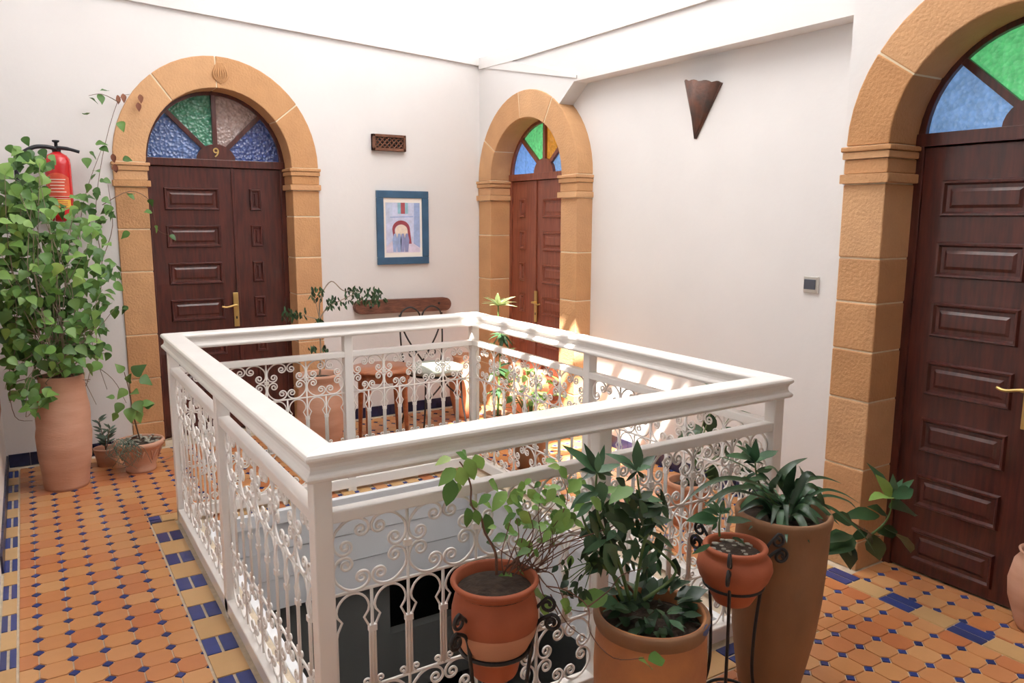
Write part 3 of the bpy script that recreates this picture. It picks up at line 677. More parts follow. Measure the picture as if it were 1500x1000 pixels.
for k in range(26):                                              # dead tangle in the lower part of the bush
    a = ony(R.uniform(5, 150), R.uniform(470, 560), R.uniform(3.2, 3.5)); b = ony(R.uniform(0, 170), R.uniform(420, 600), R.uniform(3.2, 3.5)); tw.append([a, a.lerp(b, .5)+rv(.06), b])
tw = [[V((max(q.x, XL+.03), q.y, q.z)) for q in pl] for pl in tw]
bunch(T, tw, 'bark_pale', .0032)
climb = [[top, ony(130, 500, 3.7), ony(150, 400, 3.85), ony(140, 320, 3.88), ony(150, 230, 3.9), ony(172, 150, 3.93), ony(190, 138, 3.94)], [top, ony(110, 470, 3.6), ony(112, 380, 3.85), ony(124, 290, 3.9), ony(150, 215, 3.9)],
         [ony(150, 300, 3.88), ony(190, 280, 3.93), ony(220, 295, 3.95), ony(230, 335, 3.95), ony(250, 345, 3.95)], [ony(150, 380, 3.86), ony(165, 330, 3.9), ony(158, 270, 3.9)], [ony(175, 150, 3.92), ony(150, 138, 3.9), ony(130, 140, 3.88)],
         [top, ony(130, 535, 3.5), ony(165, 555, 3.6), ony(185, 590, 3.6)], [top, ony(20, 560, 3.3), ony(22, 610, 3.2), ony(48, 616, 3.2)]]
climb = [[V((max(q.x, XL+.03), min(q.y, 3.955), q.z)) for q in pl] for pl in climb]
bunch(T, climb, 'bark', .0030, 'vine_stems')
# ---- decorated bowl with pebbles and an ivy standard
BB = V((-.035, 3.50, .005)); T = thing('potted_ivy_standard', 'low terracotta bowl with scroll relief, topped with pebbles and a small ivy', 'potted plant', BB)
po = pot(T, [(.090, 0), (.094, .018), (.088, .030), (.098, .07), (.120, .13), (.136, .165), (.150, .172), (.153, .190), (.148, .20)], 'terracotta_pink', BB, soil=.014)
for a0 in range(-170, 20, 38):                                  # relief of leaf points around the bowl
    a = math.radians(a0); mb = MB(); f = lambda da, z, r: V((r*math.cos(a+da), r*math.sin(a+da), z))
    mb.tube([f(-.16, .15, .132), f(0, .085, .108), f(.16, .15, .132)], .005, 6); mb.build('relief', 'terracotta_pink', T, smooth=True, loc=BB)
pebbles(T, BB+V((0, 0, .196)), .125, 60, .013)
stem(T, [BB+V((.01, 0, .18)), ony(196, 610, 3.5), ony(190, 575, 3.5), ony(182, 545, 3.5)], .006, 'bark')
for px, py, s_, d in ((180, 545, .07, (-.3, 0, .5)), (195, 548, .10, (.6, -.2, .5)), (205, 553, .09, (.6, -.2, -.4)), (185, 570, .08, (-.5, -.2, -.4)), (178, 590, .08, (-.4, -.2, -.6)), (198, 588, .09, (.3, -.3, -.6)), (207, 592, .08, (.7, -.1, .1)), (190, 597, .10, (0, -.4, -.8)), (172, 605, .06, (-.5, 0, -.7)), (200, 603, .08, (.2, -.3, -.8)), (212, 596, .06, (.8, 0, .2)), (168, 582, .05, (-.8, 0, .2)), (193, 575, .08, (.2, -.5, .1)), (188, 560, .07, (.1, -.3, .6))):
    leaf(T, 'heart', 'leaf_ivy', ony(px, py, 3.45), d, tocam(BB)*.8+V((0, 0, .5))+rv(.2), s_)
dg_ = []
for k in range(34):
    a = ony(R.uniform(165, 200), R.uniform(640, 655), 3.36); dg_.append([a, a+V((R.uniform(-.05, .06), -.03, -R.uniform(.02, .06))), a+V((R.uniform(-.09, .1), -.04, -R.uniform(.07, .15)))])
bunch(T, dg_, 'leaf_grey', .0022, 'dry_grass')
bunch(T, [[BB+V((.13, -.06, .19)), BB+V((.22, -.06, .19)), BB+V((.235, -.07, .12)), BB+V((.17, -.08, .075)), BB+V((.09, -.09, .06))]], 'dry', .004, 'wire_handle')
# ---- small rosemary-like pot between them
SB = V((-.215, 3.72, .005)); T = thing('potted_rosemary', 'small pot with a dark blue-green needle-leaved sprig behind the tall urn', 'potted plant', SB)
pot(T, [(.055, 0), (.062, .05), (.075, .11), (.08, .12)], 'terracotta_pink', SB)
for ex, ez in ((-.03, .33), (.03, .26), (.0, .20)):
    e = SB+V((ex, -.04, ez)); stem(T, [SB+V((0, 0, .1)), SB+V((ex*.4, -.02, ez*.6)), e], .004, 'bark')
    for k in range(16):
        t = .3+.7*k/15; p = SB+V((ex*t, -.04*t, .1+(ez-.1)*t)); a = R.uniform(0, 2*PI); leaf(T, 'lance', 'leaf_grey', p, V((math.cos(a), math.sin(a)*.6, .55)), V((0, -1, .5)), .055)

# ---- fire extinguisher
EB = V((-.343, 3.90, 1.60)); T = thing('fire_extinguisher', 'red fire extinguisher with black hose hanging on the white wall', 'extinguisher', EB)
MB().lathe([(.03, .0), (.06, .006), (.072, .02), (.074, .05), (.074, .36), (.070, .395), (.055, .418), (.03, .432), (.022, .44)], 36, capt=True).build('cylinder', 'red_paint', T, smooth=True, loc=EB)
def patch(name, m, z0, z1, a0, a1, r=.0752, arch=0.0):
    mb = MB(); n = 14
    for i in range(n+1):
        a = math.radians(a0+(a1-a0)*i/n); t = i/n*2-1; zt = z1+arch*(1-t*t)
        mb.v += [V((r*math.cos(a), r*math.sin(a), z0)), V((r*math.cos(a), r*math.sin(a), zt))]
    for i in range(n): mb.face((2*i, 2*i+2, 2*i+3, 2*i+1))
    return mb.build(name, m, T, loc=EB, recalc=False)
patch('label_panel', 'label_red', .16, .275, -160, -45, arch=.03); patch('label_panel', 'label_yellow', .09, .14, -160, -45)
for z in (.145, .158): patch('label_stripe', 'label_white', z, z+.003, -160, -45, .0756)
for z in (.185, .205, .225, .245, .262): patch('label_stripe', 'label_white', z, z+.005, -140+R.uniform(0, 10), -62-R.uniform(0, 12), .0758)
for z in (.10, .112, .124): patch('label_stripe', 'label_red', z, z+.004, -140, -62, .0758)
MB().lathe([(.024, .435), (.026, .45), (.020, .462), (.016, .47)], 20, capt=True).build('valve', 'rubber', T, smooth=True, loc=EB)
MB().lathe([(.010, .465), (.010, .495), (.02, .500), (.021, .510), (.0, .512)], 16).build('knob', 'rubber', T, smooth=True, loc=EB)
mb = MB(); mb.tube(spline([EB+V((0, -.02, .462)), EB+V((.06, -.03, .458)), EB+V((.125, -.04, .440))], 5), [.012]*6+[.010]*5, 8); mb.build('lever', 'rubber', T, smooth=True)
mb = MB(); mb.tube(spline([EB+V((0, -.02, .455)), EB+V((-.06, -.03, .465)), EB+V((-.13, -.04, .455)), EB+V((-.20, -.05, .40)), EB+V((-.225, -.05, .30)), EB+V((-.20, -.05, .15)), EB+V((-.15, -.05, .02))], 6), .013, 8); mb.build('hose', 'rubber', T, smooth=True)
MB().box((EB.x-.03, 3.965, 1.86), (EB.x+.03, 4.0, 1.96)).build('bracket', 'rubber', T)

# ---- framed picture
T = thing('framed_picture', 'blue-framed watercolour of an alley with an arch hanging on the wall', 'picture', (2.07, 3.99, 1.555))
x0, x1, z0, z1 = 1.842, 2.298, 1.258, 1.85; fy = 3.972
for a, b in (((x0, z1-.058), (x1, z1)), ((x0, z0), (x1, z0+.058)), ((x0, z0+.058), (x0+.058, z1-.058)), ((x1-.058, z0+.058), (x1, z1-.058))): MB().box((a[0], fy, a[1]), (b[0], 3.998, b[1])).build('frame_bar', 'frame_blue', T, bevel=.004)
MB().box((x0+.05, 3.984, z0+.05), (x1-.05, 3.997, z1-.05)).build('mat_board', 'paper', T)
def art(pl, m, d): MB().prism([pl], lambda u, z, q: V((x0+u*(x1-x0), q, z0+z*(z1-z0))), 3.9838-d*.0006, 3.984).build('print_area', m, T)
art([(.17, .16), (.83, .16), (.83, .84), (.17, .84)], 'p_wall', 1); art([(.17, .55), (.3, .6), (.3, .84), (.17, .84)], 'p_sky', 2); art([(.70, .2), (.83, .16), (.83, .84), (.72, .84)], 'p_shade', 2)
art([(.17, .16), (.83, .16), (.83, .22), (.6, .33), (.3, .33), (.17, .24)], 'p_ground', 3); art([(.32, .30)]+arc(.46, .48, .17, .12, 180, 0, 12)+[(.66, .28), (.60, .28)]+arc(.46, .46, .125, .085, 0, 180, 12)+[(.36, .32)], 'p_arch', 4)
art([(.35, .28), (.6, .28)]+arc(.47, .46, .125, .085, 0, 180, 12), 'p_glow', 3); art([(.40, .69), (.60, .69), (.60, .84), (.40, .84)], 'p_teal', 3); art([(.46, .69), (.54, .69), (.54, .84), (.46, .84)], 'p_red', 4); art([(.25, .635), (.7, .645), (.7, .66), (.25, .65)], 'p_shade', 3)
for u in (.30, .38, .45, .53): art([(u, .17), (u+.06, .17), (u+.085, .33), (u+.06, .42), (u+.02, .42), (u-.01, .33)], 'p_fig' if int(u*100) % 2 else 'p_shade', 5)
# ---- clay vent
T = thing('vent_grille', 'small dark clay air vent with lattice holes high on the wall', 'vent', (1.957, 3.99, 2.22))
vx0, vx1, vz0, vz1 = 1.815, 2.098, 2.158, 2.285
MB().box((vx0, 3.975, vz0), (vx1, 3.995, vz1)).build('vent_back', 'black', T)
for a, b in (((vx0, vz1-.022), (vx1, vz1)), ((vx0, vz0), (vx1, vz0+.022)), ((vx0, vz0), (vx0+.022, vz1)), ((vx1-.022, vz0), (vx1, vz1))): MB().box((a[0], 3.955, a[1]), (b[0], 3.998, b[1])).build('vent_frame', 'vent_clay', T, bevel=.003)
for k in range(-2, 7):
    for sg in (1, -1):
        xa = vx0+.02+k*.04; xb = xa+.085; 
        if sg < 0: xa, xb = xb, xa
        pa, pb = V((xa, 3.968, vz0+.02)), V((xb, 3.968, vz1-.02))
        lo, hi = vx0+.02, vx1-.02; ok = [pa.lerp(pb, t/20) for t in range(21)]; ok = [q for q in ok if lo <= q.x <= hi]
        if len(ok) > 3: MB().tube([ok[0], ok[-1]], .006, 4).build('lattice_bar', 'vent_clay', T)
# ---- rough wooden bar on the wall
T = thing('wooden_beam', 'rough dark wooden bar with rounded ends fixed low on the wall', 'beam', (2.05, 3.99, .92)); zz0 = .925
n = 24; mb = MB(); ring = arc(0, 0, .055, .055, 90, 270, 10); loop = [(1.625+.055+x, zz0+z) for x, z in ring]+[(2.48-.055-x, zz0-.012-z) for x, z in ring]
mb.prism([loop], lambda u, z, d: V((u, d, z)), 3.93, 3.995); bo_ = mb.build('bar', 'old_wood', T, bevel=.01)
for x in (1.75, 2.36):
    MB().lathe([(.011, 0), (.011, .004), (.004, .006)], 10, capt=True).build('bolt', 'iron', T, loc=(x, 3.926, zz0), smooth=True).rotation_euler = (PI/2, 0, 0)
# ---- copper sconce
Yc, ztop, ztip = 1.53, 2.432, 2.118; T = thing('wall_sconce', 'pointed copper wall sconce with a scalloped rim on the white wall', 'wall lamp', (XREC, Yc, ztop))
mb = MB(); n = 24
for i in range(n+1):
    a = PI*i/n; y, x = -.138*math.cos(a), .095*math.sin(a); mb.v += [V((XREC-.003-x, Yc-y*1.0, ztop+.022*y/-.138+.010*abs(math.sin(a*5))-.004)), V((XREC-.004-.003*math.sin(a), Yc+.055+.003*math.cos(a), ztip))]
for i in range(n): mb.face((2*i, 2*i+2, 2*i+3, 2*i+1))
sh = mb.build('shade', 'copper', T, smooth=True); sm_ = sh.modifiers.new('solid', 'SOLIDIFY'); sm_.thickness = .004
for sg in (-1, 1): MB().tube([(XREC-.006, Yc+.138*sg, ztop+.028*(.8 if sg > 0 else -.8)), (XREC-.006, Yc+.055+.003*sg, ztip-.006)], .006, 6).build('edge_bead', 'copper', T, smooth=True)
MB().box((XREC-.03, Yc-.03, ztop-.10), (XREC, Yc+.03, ztop-.04)).build('lamp_holder', 'black', T)
# ---- switch
T = thing('light_switch', 'small square metal-rimmed light switch near the large door arch', 'switch', (XREC, .706, 1.295))
MB().box((XREC-.012, .706-.045, 1.252), (XREC, .706+.045, 1.338)).build('switch_plate', 'switch_metal', T, bevel=.003)
MB().box((XREC-.019, .706-.030, 1.270), (XREC-.011, .706+.037, 1.322)).build('rocker', 'switch_dark', T, bevel=.002)

# ---- back gallery: urn with ficus, table, chair, urns
UB = V((1.035, 3.08, .005)); T = thing('potted_ficus', 'round terracotta jar beside the table with a thin-stemmed small-leaved tree', 'potted plant', UB)
pot(T, [(.095, 0), (.105, .03), (.135, .14), (.153, .28), (.150, .40), (.135, .50), (.120, .545), (.128, .565), (.14, .585), (.138, .60)], 'terracotta_pink', UB)
t0 = UB+V((0, 0, .57)); hub = ony(468, 468, 3.08)
stem(T, [t0, ony(470, 520, 3.08), hub, ony(470, 435, 3.08), ony(485, 412, 3.1), ony(502, 425, 3.1), ony(520, 428, 3.1)], .006, 'bark_pale')
stem(T, [hub, ony(480, 450, 3.08), ony(505, 437, 3.1), ony(530, 425, 3.12)], .005, 'bark_pale'); stem(T, [hub, ony(462, 440, 3.05), ony(456, 430, 3.05)], .003, 'bark_pale'); stem(T, [hub, ony(445, 462, 3.0), ony(425, 455, 3.0)], .003, 'bark_pale')
for cx, cy, rx, ry, n_, Y in ((532, 430, 26, 12, 46, 3.12), (492, 440, 14, 9, 18, 3.1), (462, 428, 11, 9, 12, 3.05), (430, 457, 17, 9, 20, 3.0), (468, 468, 8, 4, 8, 3.08), (455, 509, 6, 5, 6, 3.05), (475, 508, 6, 5, 6, 3.05), (550, 436, 14, 8, 12, 3.14)):
    for k in range(int(n_*1.7)):
        p = ony(cx+R.uniform(-rx, rx), cy+R.uniform(-ry, ry), Y+R.uniform(-.08, .08)); leaf(T, 'elliptic', 'leaf_dark' if k % 3 else 'leaf_strap', p, V((R.uniform(-.6, .8), R.uniform(-.5, .5), -1)), tocam(p)+rv(.7), R.uniform(.03, .05))
TB = V((1.575, 3.30, 0)); T = thing('side_table', 'round reddish wooden side table with slim tapered legs', 'table', TB)
MB().lathe([(.0, .535), (.225, .535), (.236, .540), (.238, .550), (.232, .560), (.0, .562)], 48, capb=False).build('table_top', 'table_wood', T, smooth=True, loc=TB)
MB().lathe([(.195, .475), (.2, .475), (.2, .535), (.195, .535)], 40, capb=False).build('apron', 'table_wood', T, smooth=True, loc=TB)
for a in (35, 125, 215, 305):
    c, s_ = math.cos(math.radians(a)), math.sin(math.radians(a)); MB().tube([TB+V((.185*c, .185*s_, .535)), TB+V((.185*c, .185*s_, .44)), TB+V((.205*c, .205*s_, .005))], [.024, .022, .012], 10).build('leg', 'table_wood', T, smooth=True)
CB = V((2.08, 3.47, 0)); T = thing('iron_chair', 'black wrought-iron chair with heart-shaped back and a round grey cushion', 'chair', CB)
yb = 3.66; bx = 2.075; Pb = lambda u, z: V((bx+u, yb+.05*(z-.45), z))
fr = MB(); r_ = .007
fr.tube(spline([Pb(0, .80), Pb(-.02, .89), Pb(-.09, .935), Pb(-.165, .90), Pb(-.175, .82), Pb(-.12, .68), Pb(0, .50)], 6), r_, 8); fr.tube(spline([Pb(0, .80), Pb(.02, .89), Pb(.09, .935), Pb(.165, .90), Pb(.175, .82), Pb(.12, .68), Pb(0, .50)], 6), r_, 8)
fr.build('heart_back', 'iron', T, smooth=True)
for sg in (-1, 1):
    MB().tube(spline([Pb(sg*.185, .88), Pb(sg*.182, .65), Pb(sg*.16, .45)], 5), r_, 8).build('back_post', 'iron', T, smooth=True)
    q = [Pb(sg*(.09+.045*(1-.7*i/18)*math.cos(math.radians(90+i*24))), .57+.045*(1-.7*i/18)*math.sin(math.radians(90+i*24))) for i in range(19)]; MB().tube(q, .005, 6).build('back_scroll', 'iron', T, smooth=True)
    for yy, zt in ((-.16, .44), (.17, .45)):
        MB().tube(spline([CB+V((sg*.15, yy, zt)), CB+V((sg*.16, yy*1.05, .22)), CB+V((sg*.19, yy*1.2, .005))], 4), r_, 8).build('leg', 'iron', T, smooth=True)
MB().tube([CB+V((.205*math.cos(a*PI/18), .205*math.sin(a*PI/18), .435)) for a in range(37)], .008, 8, cap=False).build('seat_ring', 'iron', T, smooth=True)
MB().tube(spline([CB+V((-.15, -.17, .25)), CB+V((-.03, -.17, .36)), CB+V((0, -.17, .43)), CB+V((.03, -.17, .36)), CB+V((.15, -.17, .25))], 5), .006, 6).build('brace', 'iron', T, smooth=True)
MB().lathe([(.0, .438), (.19, .438), (.222, .450), (.230, .468), (.222, .488), (.19, .500), (.1, .508), (0, .510)], 40, capb=False, wob=.01).build('cushion', 'cushion', T, smooth=True, loc=CB)
def jar(name, label, px, Y, ztop, rmax, m, seed=0, group=None):
    p = ony(px, 560, Y); c = V((p.x, Y, .005)); T = thing(name, label, 'jar', c, group)
    h = ztop; pot(T, [(rmax*.62, 0), (rmax*.7, h*.06), (rmax*.95, h*.35), (rmax, h*.58), (rmax*.9, h*.80), (rmax*.72, h*.90), (rmax*.70, h*.94), (rmax*.80, h*.98), (rmax*.80, h)], m, c, soilm='black', soil=.05)
    return T
jar('terracotta_jar', 'terracotta jar standing against the wall right of the iron chair', 680, 3.62, .52, .125, 'terracotta')
jar('terracotta_jar', 'slim orange terracotta jar left of its neighbour in front of the corner door', 752, 3.22, .56, .085, 'terracotta')
jar('terracotta_jar', 'squat orange terracotta jar nearest the near jamb of the corner door', 786, 2.80, .50, .10, 'terracotta')
# spiky dracaena by the corner door
p = ony(729, 560, 2.80); DB = V((p.x, 2.80, .005)); T = thing('potted_dracaena', 'tall pale spiky-leaved plant on a thin stem by the corner door', 'potted plant', DB)
pot(T, [(.07, 0), (.09, .10), (.105, .2), (.11, .215), (.105, .225)], 'terracotta', DB)
stem(T, [DB+V((0, 0, .2)), ony(731, 560, 2.8), ony(733, 500, 2.8), ony(730, 462, 2.8), ony(730, 442, 2.8)], .010, 'stem_green')
for cx, cy, n_, ln, m in ((730, 447, 18, .14, 'leaf_pale'), (735, 490, 18, .12, 'leaf_strap'), (733, 515, 14, .13, 'leaf_dark'), (728, 540, 12, .12, 'leaf_dark'), (731, 570, 10, .11, 'leaf_strap')):
    for k in range(n_):
        p = ony(cx, cy, 2.8); a = R.uniform(0, 2*PI); leaf(T, 'lance', m, p+rv(.008), V((math.cos(a), math.sin(a), R.uniform(.0, 1.1) if cy < 470 else R.uniform(-1.0, .5))), V((0, 0, 1))+rv(.4), ln*R.uniform(.75, 1.1))
# yellow-green shrub just outside the right railing
SB = V((2.16, 2.22, .005)); T = thing('potted_shrub', 'yellow-green leafy shrub in a brown pot close outside the railing near the corner door', 'potted plant', SB)
pot(T, [(.085, 0), (.10, .08), (.118, .22), (.122, .30), (.128, .305), (.128, .33)], 'terracotta_brown', SB)
st = []
for k in range(95):
    a, q = R.uniform(0, 2*PI), R.random()**.6; p = SB+V((.21*q*math.cos(a), .21*q*math.sin(a), .36+.28*R.random()))
    leaf(T, 'ovate', 'leaf_lime' if k % 3 else 'leaf_ivy', p, V((math.cos(a), math.sin(a), R.uniform(-.6, .6))), V((0, 0, 1))+rv(.6), R.uniform(.05, .075))
    if k % 4 == 0: st.append([SB+V((0, 0, .3)), SB.lerp(p, .6)+V((0, 0, .15)), p])
bunch(T, st, 'stem_green', .003, 'stems')
# broad dark-leaved plant in the right gallery
RB = V((2.36, .98, .005)); T = thing('potted_rubber_plant', 'dark broad-leaved plant behind the railing below the sconce', 'potted plant', RB)
pot(T, [(.08, 0), (.095, .08), (.11, .2), (.118, .22), (.115, .24)], 'terracotta', RB)
st = []
for px, py, ang, ln in ((1040, 605, 80, .13), (1030, 628, 170, .14), (1052, 602, 20, .10), (1068, 612, -20, .12), (1064, 625, 70, .10), (1045, 562, 200, .05), (1056, 560, -30, .07), (1020, 632, 160, .12), (1075, 645, 40, .12), (1030, 650, 120, .12), (1062, 660, 60, .13), (1045, 680, 100, .12), (1020, 690, 150, .12), (1080, 690, 20, .12), (1055, 640, 90, .13), (1085, 665, 0, .1)):
    p = ony(px, py, .98+R.uniform(-.06, .06)); leaf(T, 'ovate', 'leaf_dark', p, sdir(ang)+rv(.3), tocam(p)*.6+V((0, 0, .6))+rv(.3), ln); st.append([RB+V((0, 0, .22)), RB.lerp(p, .5)+V((0, 0, .12)), p])
bunch(T, st, 'stem_green', .004, 'stems')
# jar cut by the right edge of the view
q = onz(1522, 925); c = V((q.x, q.y, .005)); T = thing('terracotta_jar', 'pink terracotta jar in front of the large dark door', 'jar', c); pot(T, [(.075, 0), (.09, .03), (.12, .13), (.125, .2), (.11, .28), (.09, .31), (.10, .33)], 'terracotta_pink', c, soilm='black')

# ------------------------------------------------------------------ foreground pots in front of the railing
def spiral3(o, ux, uz, r, turns, a0, sg=1, n=22):
    return [o+ux*(r*(1-.75*i/n)*math.cos(math.radians(a0)+sg*turns*2*PI*i/n))+uz*(r*(1-.75*i/n)*math.sin(math.radians(a0)+sg*turns*2*PI*i/n)) for i in range(n+1)]
def iron_stand(name, label, c, zr, rr, angs, foot):
    c = V(c); T = thing(name, label, 'plant stand', V((c.x, c.y, 0)), 'iron plant stands'); uz = V((0, 0, 1))
    MB().tube([V((c.x+rr*math.cos(a*PI/20), c.y+rr*math.sin(a*PI/20), zr)) for a in range(41)], .006, 8, cap=False).build('ring', 'iron', T, smooth=True)
    MB().tube([V((c.x+rr*.8*math.cos(a*PI/20), c.y+rr*.8*math.sin(a*PI/20), .10)) for a in range(41)], .005, 8, cap=False).build('lower_ring', 'iron', T, smooth=True)
    for a in angs:
        ur = V((math.cos(math.radians(a)), math.sin(math.radians(a)), 0)); o = V((c.x, c.y, 0))
        body = spline([o+ur*(rr+.062)+uz*(zr+.105), o+ur*(rr+.022)+uz*(zr+.075), o+ur*(rr+.006)+uz*zr, o+ur*(rr-.012)+uz*(zr*.62), o+ur*(rr-.01)+uz*(zr*.3), o+ur*(foot)+uz*.02], 6)
        sp = spiral3(o+ur*(rr+.062)+uz*(zr+.080), ur, uz, .025, 1.4, 90, -1); lg = MB().tube(sp[::-1]+body[1:], .0055, 7); L_ = lg.build('leg', 'iron', T, smooth=True)
        body2 = spline([o+ur*(rr+.05)+uz*(zr+.155), o+ur*(rr+.014)+uz*(zr+.11), o+ur*(rr+.008)+uz*(zr+.05), o+ur*(rr+.006)+uz*zr], 5)
        sp2 = spiral3(o+ur*(rr+.05)+uz*(zr+.132), ur, uz, .023, 1.3, 90, -1); MB().tube(sp2[::-1]+body2[1:], .005, 7).build('scroll', 'iron', L_, smooth=True)
        MB().tube(spiral3(o+ur*(foot-.0)+uz*.027, ur, uz, .022, 1.2, -90, 1), .005, 7).build('foot_scroll', 'iron', L_, smooth=True)
    return T
C1 = V((.468, -.155, 0))
iron_stand('plant_stand', 'black scrolled iron stand holding the red pot with twiggy vine', C1, .445, .098, (200, 320, 80), .13)
PB = V((C1.x, C1.y, .365)); T1_ = thing('potted_vine', 'red-brown terracotta pot on an iron stand with a twiggy lime-green vine', 'potted plant', PB)
pot(T1_, [(.062, 0), (.066, .008), (.078, .06), (.094, .088), (.112, .125), (.122, .165), (.121, .20), (.112, .235), (.104, .252), (.110, .262), (.120, .270), (.124, .276), (.122, .282)], 'terracotta_red', PB, soil=.02)
mb = MB(); mb.lathe([(.0800, .060), (.0960, .088), (.1140, .125), (.1200, .145), (.1215, .155)], 44, capb=False); mb.build('unglazed_band', 'terracotta', T1_, smooth=True, loc=PB)
Z1 = Zoom(630, 640, .36); Y1 = -.155
stem(T1_, [Z1.p(270, 560, Y1), Z1.p(268, 480, Y1), Z1.p(250, 435, Y1), Z1.p(222, 385, Y1), Z1.p(205, 320, Y1), Z1.p(168, 275, Y1), Z1.p(166, 200, Y1), Z1.p(140, 130, Y1), Z1.p(120, 100, Y1)], .0042, 'twig_red')
for b, t, m in (((105, 128), (35, 188), 0), ((92, 172), (70, 280), 1), ((118, 122), (142, 208), 0), ((150, 85), (178, 168), 0), ((184, 70), (214, 142), 0), ((150, 86), (112, 58), 0), ((85, 84), (22, 102), 0), ((110, 186), (122, 245), 0), ((170, 255), (190, 300), 0), ((150, 288), (160, 366), 1), ((185, 295), (196, 352), 1), ((226, 312), (242, 392), 1),
                ((203, 255), (248, 278), 0), ((238, 178), (292, 220), 0), ((312, 222), (248, 292), 0), ((378, 212), (318, 272), 0), ((300, 280), (338, 312), 0), ((350, 310), (296, 345), 1), ((362, 305), (412, 345), 0), ((318, 345), (322, 395), 1), ((358, 328), (362, 372), 1), ((398, 212), (432, 250), 0), ((452, 220), (508, 250), 0), ((495, 300), (548, 362), 0), ((530, 200), (470, 215), 0),
                ((560, 175), (612, 225), 0), ((406, 420), (394, 485), 0), ((318, 400), (258, 418), 1), ((345, 425), (395, 435), 0), ((332, 555), (266, 610), 0), ((352, 528), (414, 562), 0), ((352, 572), (350, 634), 0), ((438, 612), (455, 692), 1), ((464, 640), (480, 732), 0), ((560, 655), (545, 710), 0), ((520, 120), (560, 160), 1), ((470, 100), (520, 90), 0), ((130, 55), (160, 75), 0), ((500, 245), (545, 290), 1), ((410, 170), (380, 195), 0)):
    zleaf(T1_, Z1, b, t, Y1+R.uniform(-.04, .05), 'ovate', 'leaf_ivy' if m else 'leaf_lime', .02, .5, .35)
for k in range(46):
    x, y = 430+R.gauss(0, 95), 320+R.gauss(0, 75); l_ = R.uniform(32, 62); a = R.uniform(0, 2*PI)
    zleaf(T1_, Z1, (x, y), (x+l_*math.cos(a), y+l_*(.3+.6*math.sin(a))), Y1+R.uniform(-.08, .06), 'ovate', 'leaf_lime' if k % 3 else 'leaf_ivy', .02, .6, .4)
Z2 = Zoom(800, 620, .34); Y2 = -.235
for b, t in (((150, 245), (90, 300)), ((100, 370), (25, 450)), ((90, 400), (80, 450)), ((165, 340), (120, 375)), ((190, 320), (240, 365)), ((370, 275), (268, 325)), ((330, 305), (388, 345)), ((40, 280), (0, 340)), ((265, 738), (155, 770)), ((60, 765), (115, 800)), ((110, 790), (80, 820)), ((30, 330), (90, 350)), ((60, 190), (20, 180)), ((255, 300), (300, 270))): zleaf(T1_, Z2, b, t, -.24, 'ovate', 'leaf_lime', .02, .4, .3)
o_ = Z1.p(430, 560, Y1); o2_ = Z1.p(290, 560, Y1); tw = []
for pl in ([(430, 540), (470, 500), (560, 450), (640, 405)], [(420, 545), (520, 470), (700, 400), (860, 310)], [(440, 560), (500, 625), (640, 660)], [(430, 550), (460, 470), (440, 330), (450, 240)], [(420, 540), (400, 460), (420, 380), (400, 300)], [(300, 560), (330, 480), (360, 400), (350, 330)], [(320, 560), (380, 470), (470, 400), (520, 340)],
           [(300, 560), (290, 480), (310, 400), (330, 330)], [(430, 540), (540, 420), (590, 400), (640, 430)], [(440, 560), (460, 640), (520, 720), (490, 770)], [(490, 640), (560, 760), (640, 820)], [(420, 540), (350, 500), (300, 470), (260, 440)], [(430, 550), (500, 560), (560, 690), (640, 710)], [(340, 560), (420, 480), (500, 380), (560, 250), (530, 160)], [(430, 540), (520, 520), (620, 440), (760, 420)]):
    tw.append([Z1.p(x, y, Y1-.02*i+R.uniform(-.02, .02)) for i, (x, y) in enumerate(pl)])
for k in range(22):
    a = Z1.p(R.uniform(280, 440), R.uniform(520, 560), Y1); b = Z1.p(R.uniform(300, 640), R.uniform(260, 520), Y1+R.uniform(-.08, .06)); tw.append([a, a.lerp(b, .5)+rv(.025), b])
bunch(T1_, tw, 'twig_red', .0021)
bunch(T1_, [[Z2.p(0, 540, -.24), Z2.p(150, 490, -.25), Z2.p(280, 445, -.25), Z2.p(350, 380, -.25), Z2.p(355, 330, -.25)], [Z2.p(0, 700, -.24), Z2.p(90, 720, -.26), Z2.p(180, 790, -.30), Z2.p(190, 900, -.43), Z2.p(290, 1010, -.44), Z2.p(420, 1010, -.44)], [Z2.p(180, 790, -.3), Z2.p(270, 720, -.28), Z2.p(330, 650, -.26), Z2.p(440, 620, -.26)]], 'twig_red', .0022, 'runner')
zleaf(T1_, Z2, (400, 1020), (470, 1040), -.44, 'ovate', 'leaf_lime', .005); zleaf(T1_, Z2, (440, 1020), (520, 1005), -.44, 'ovate', 'leaf_ivy', .005)

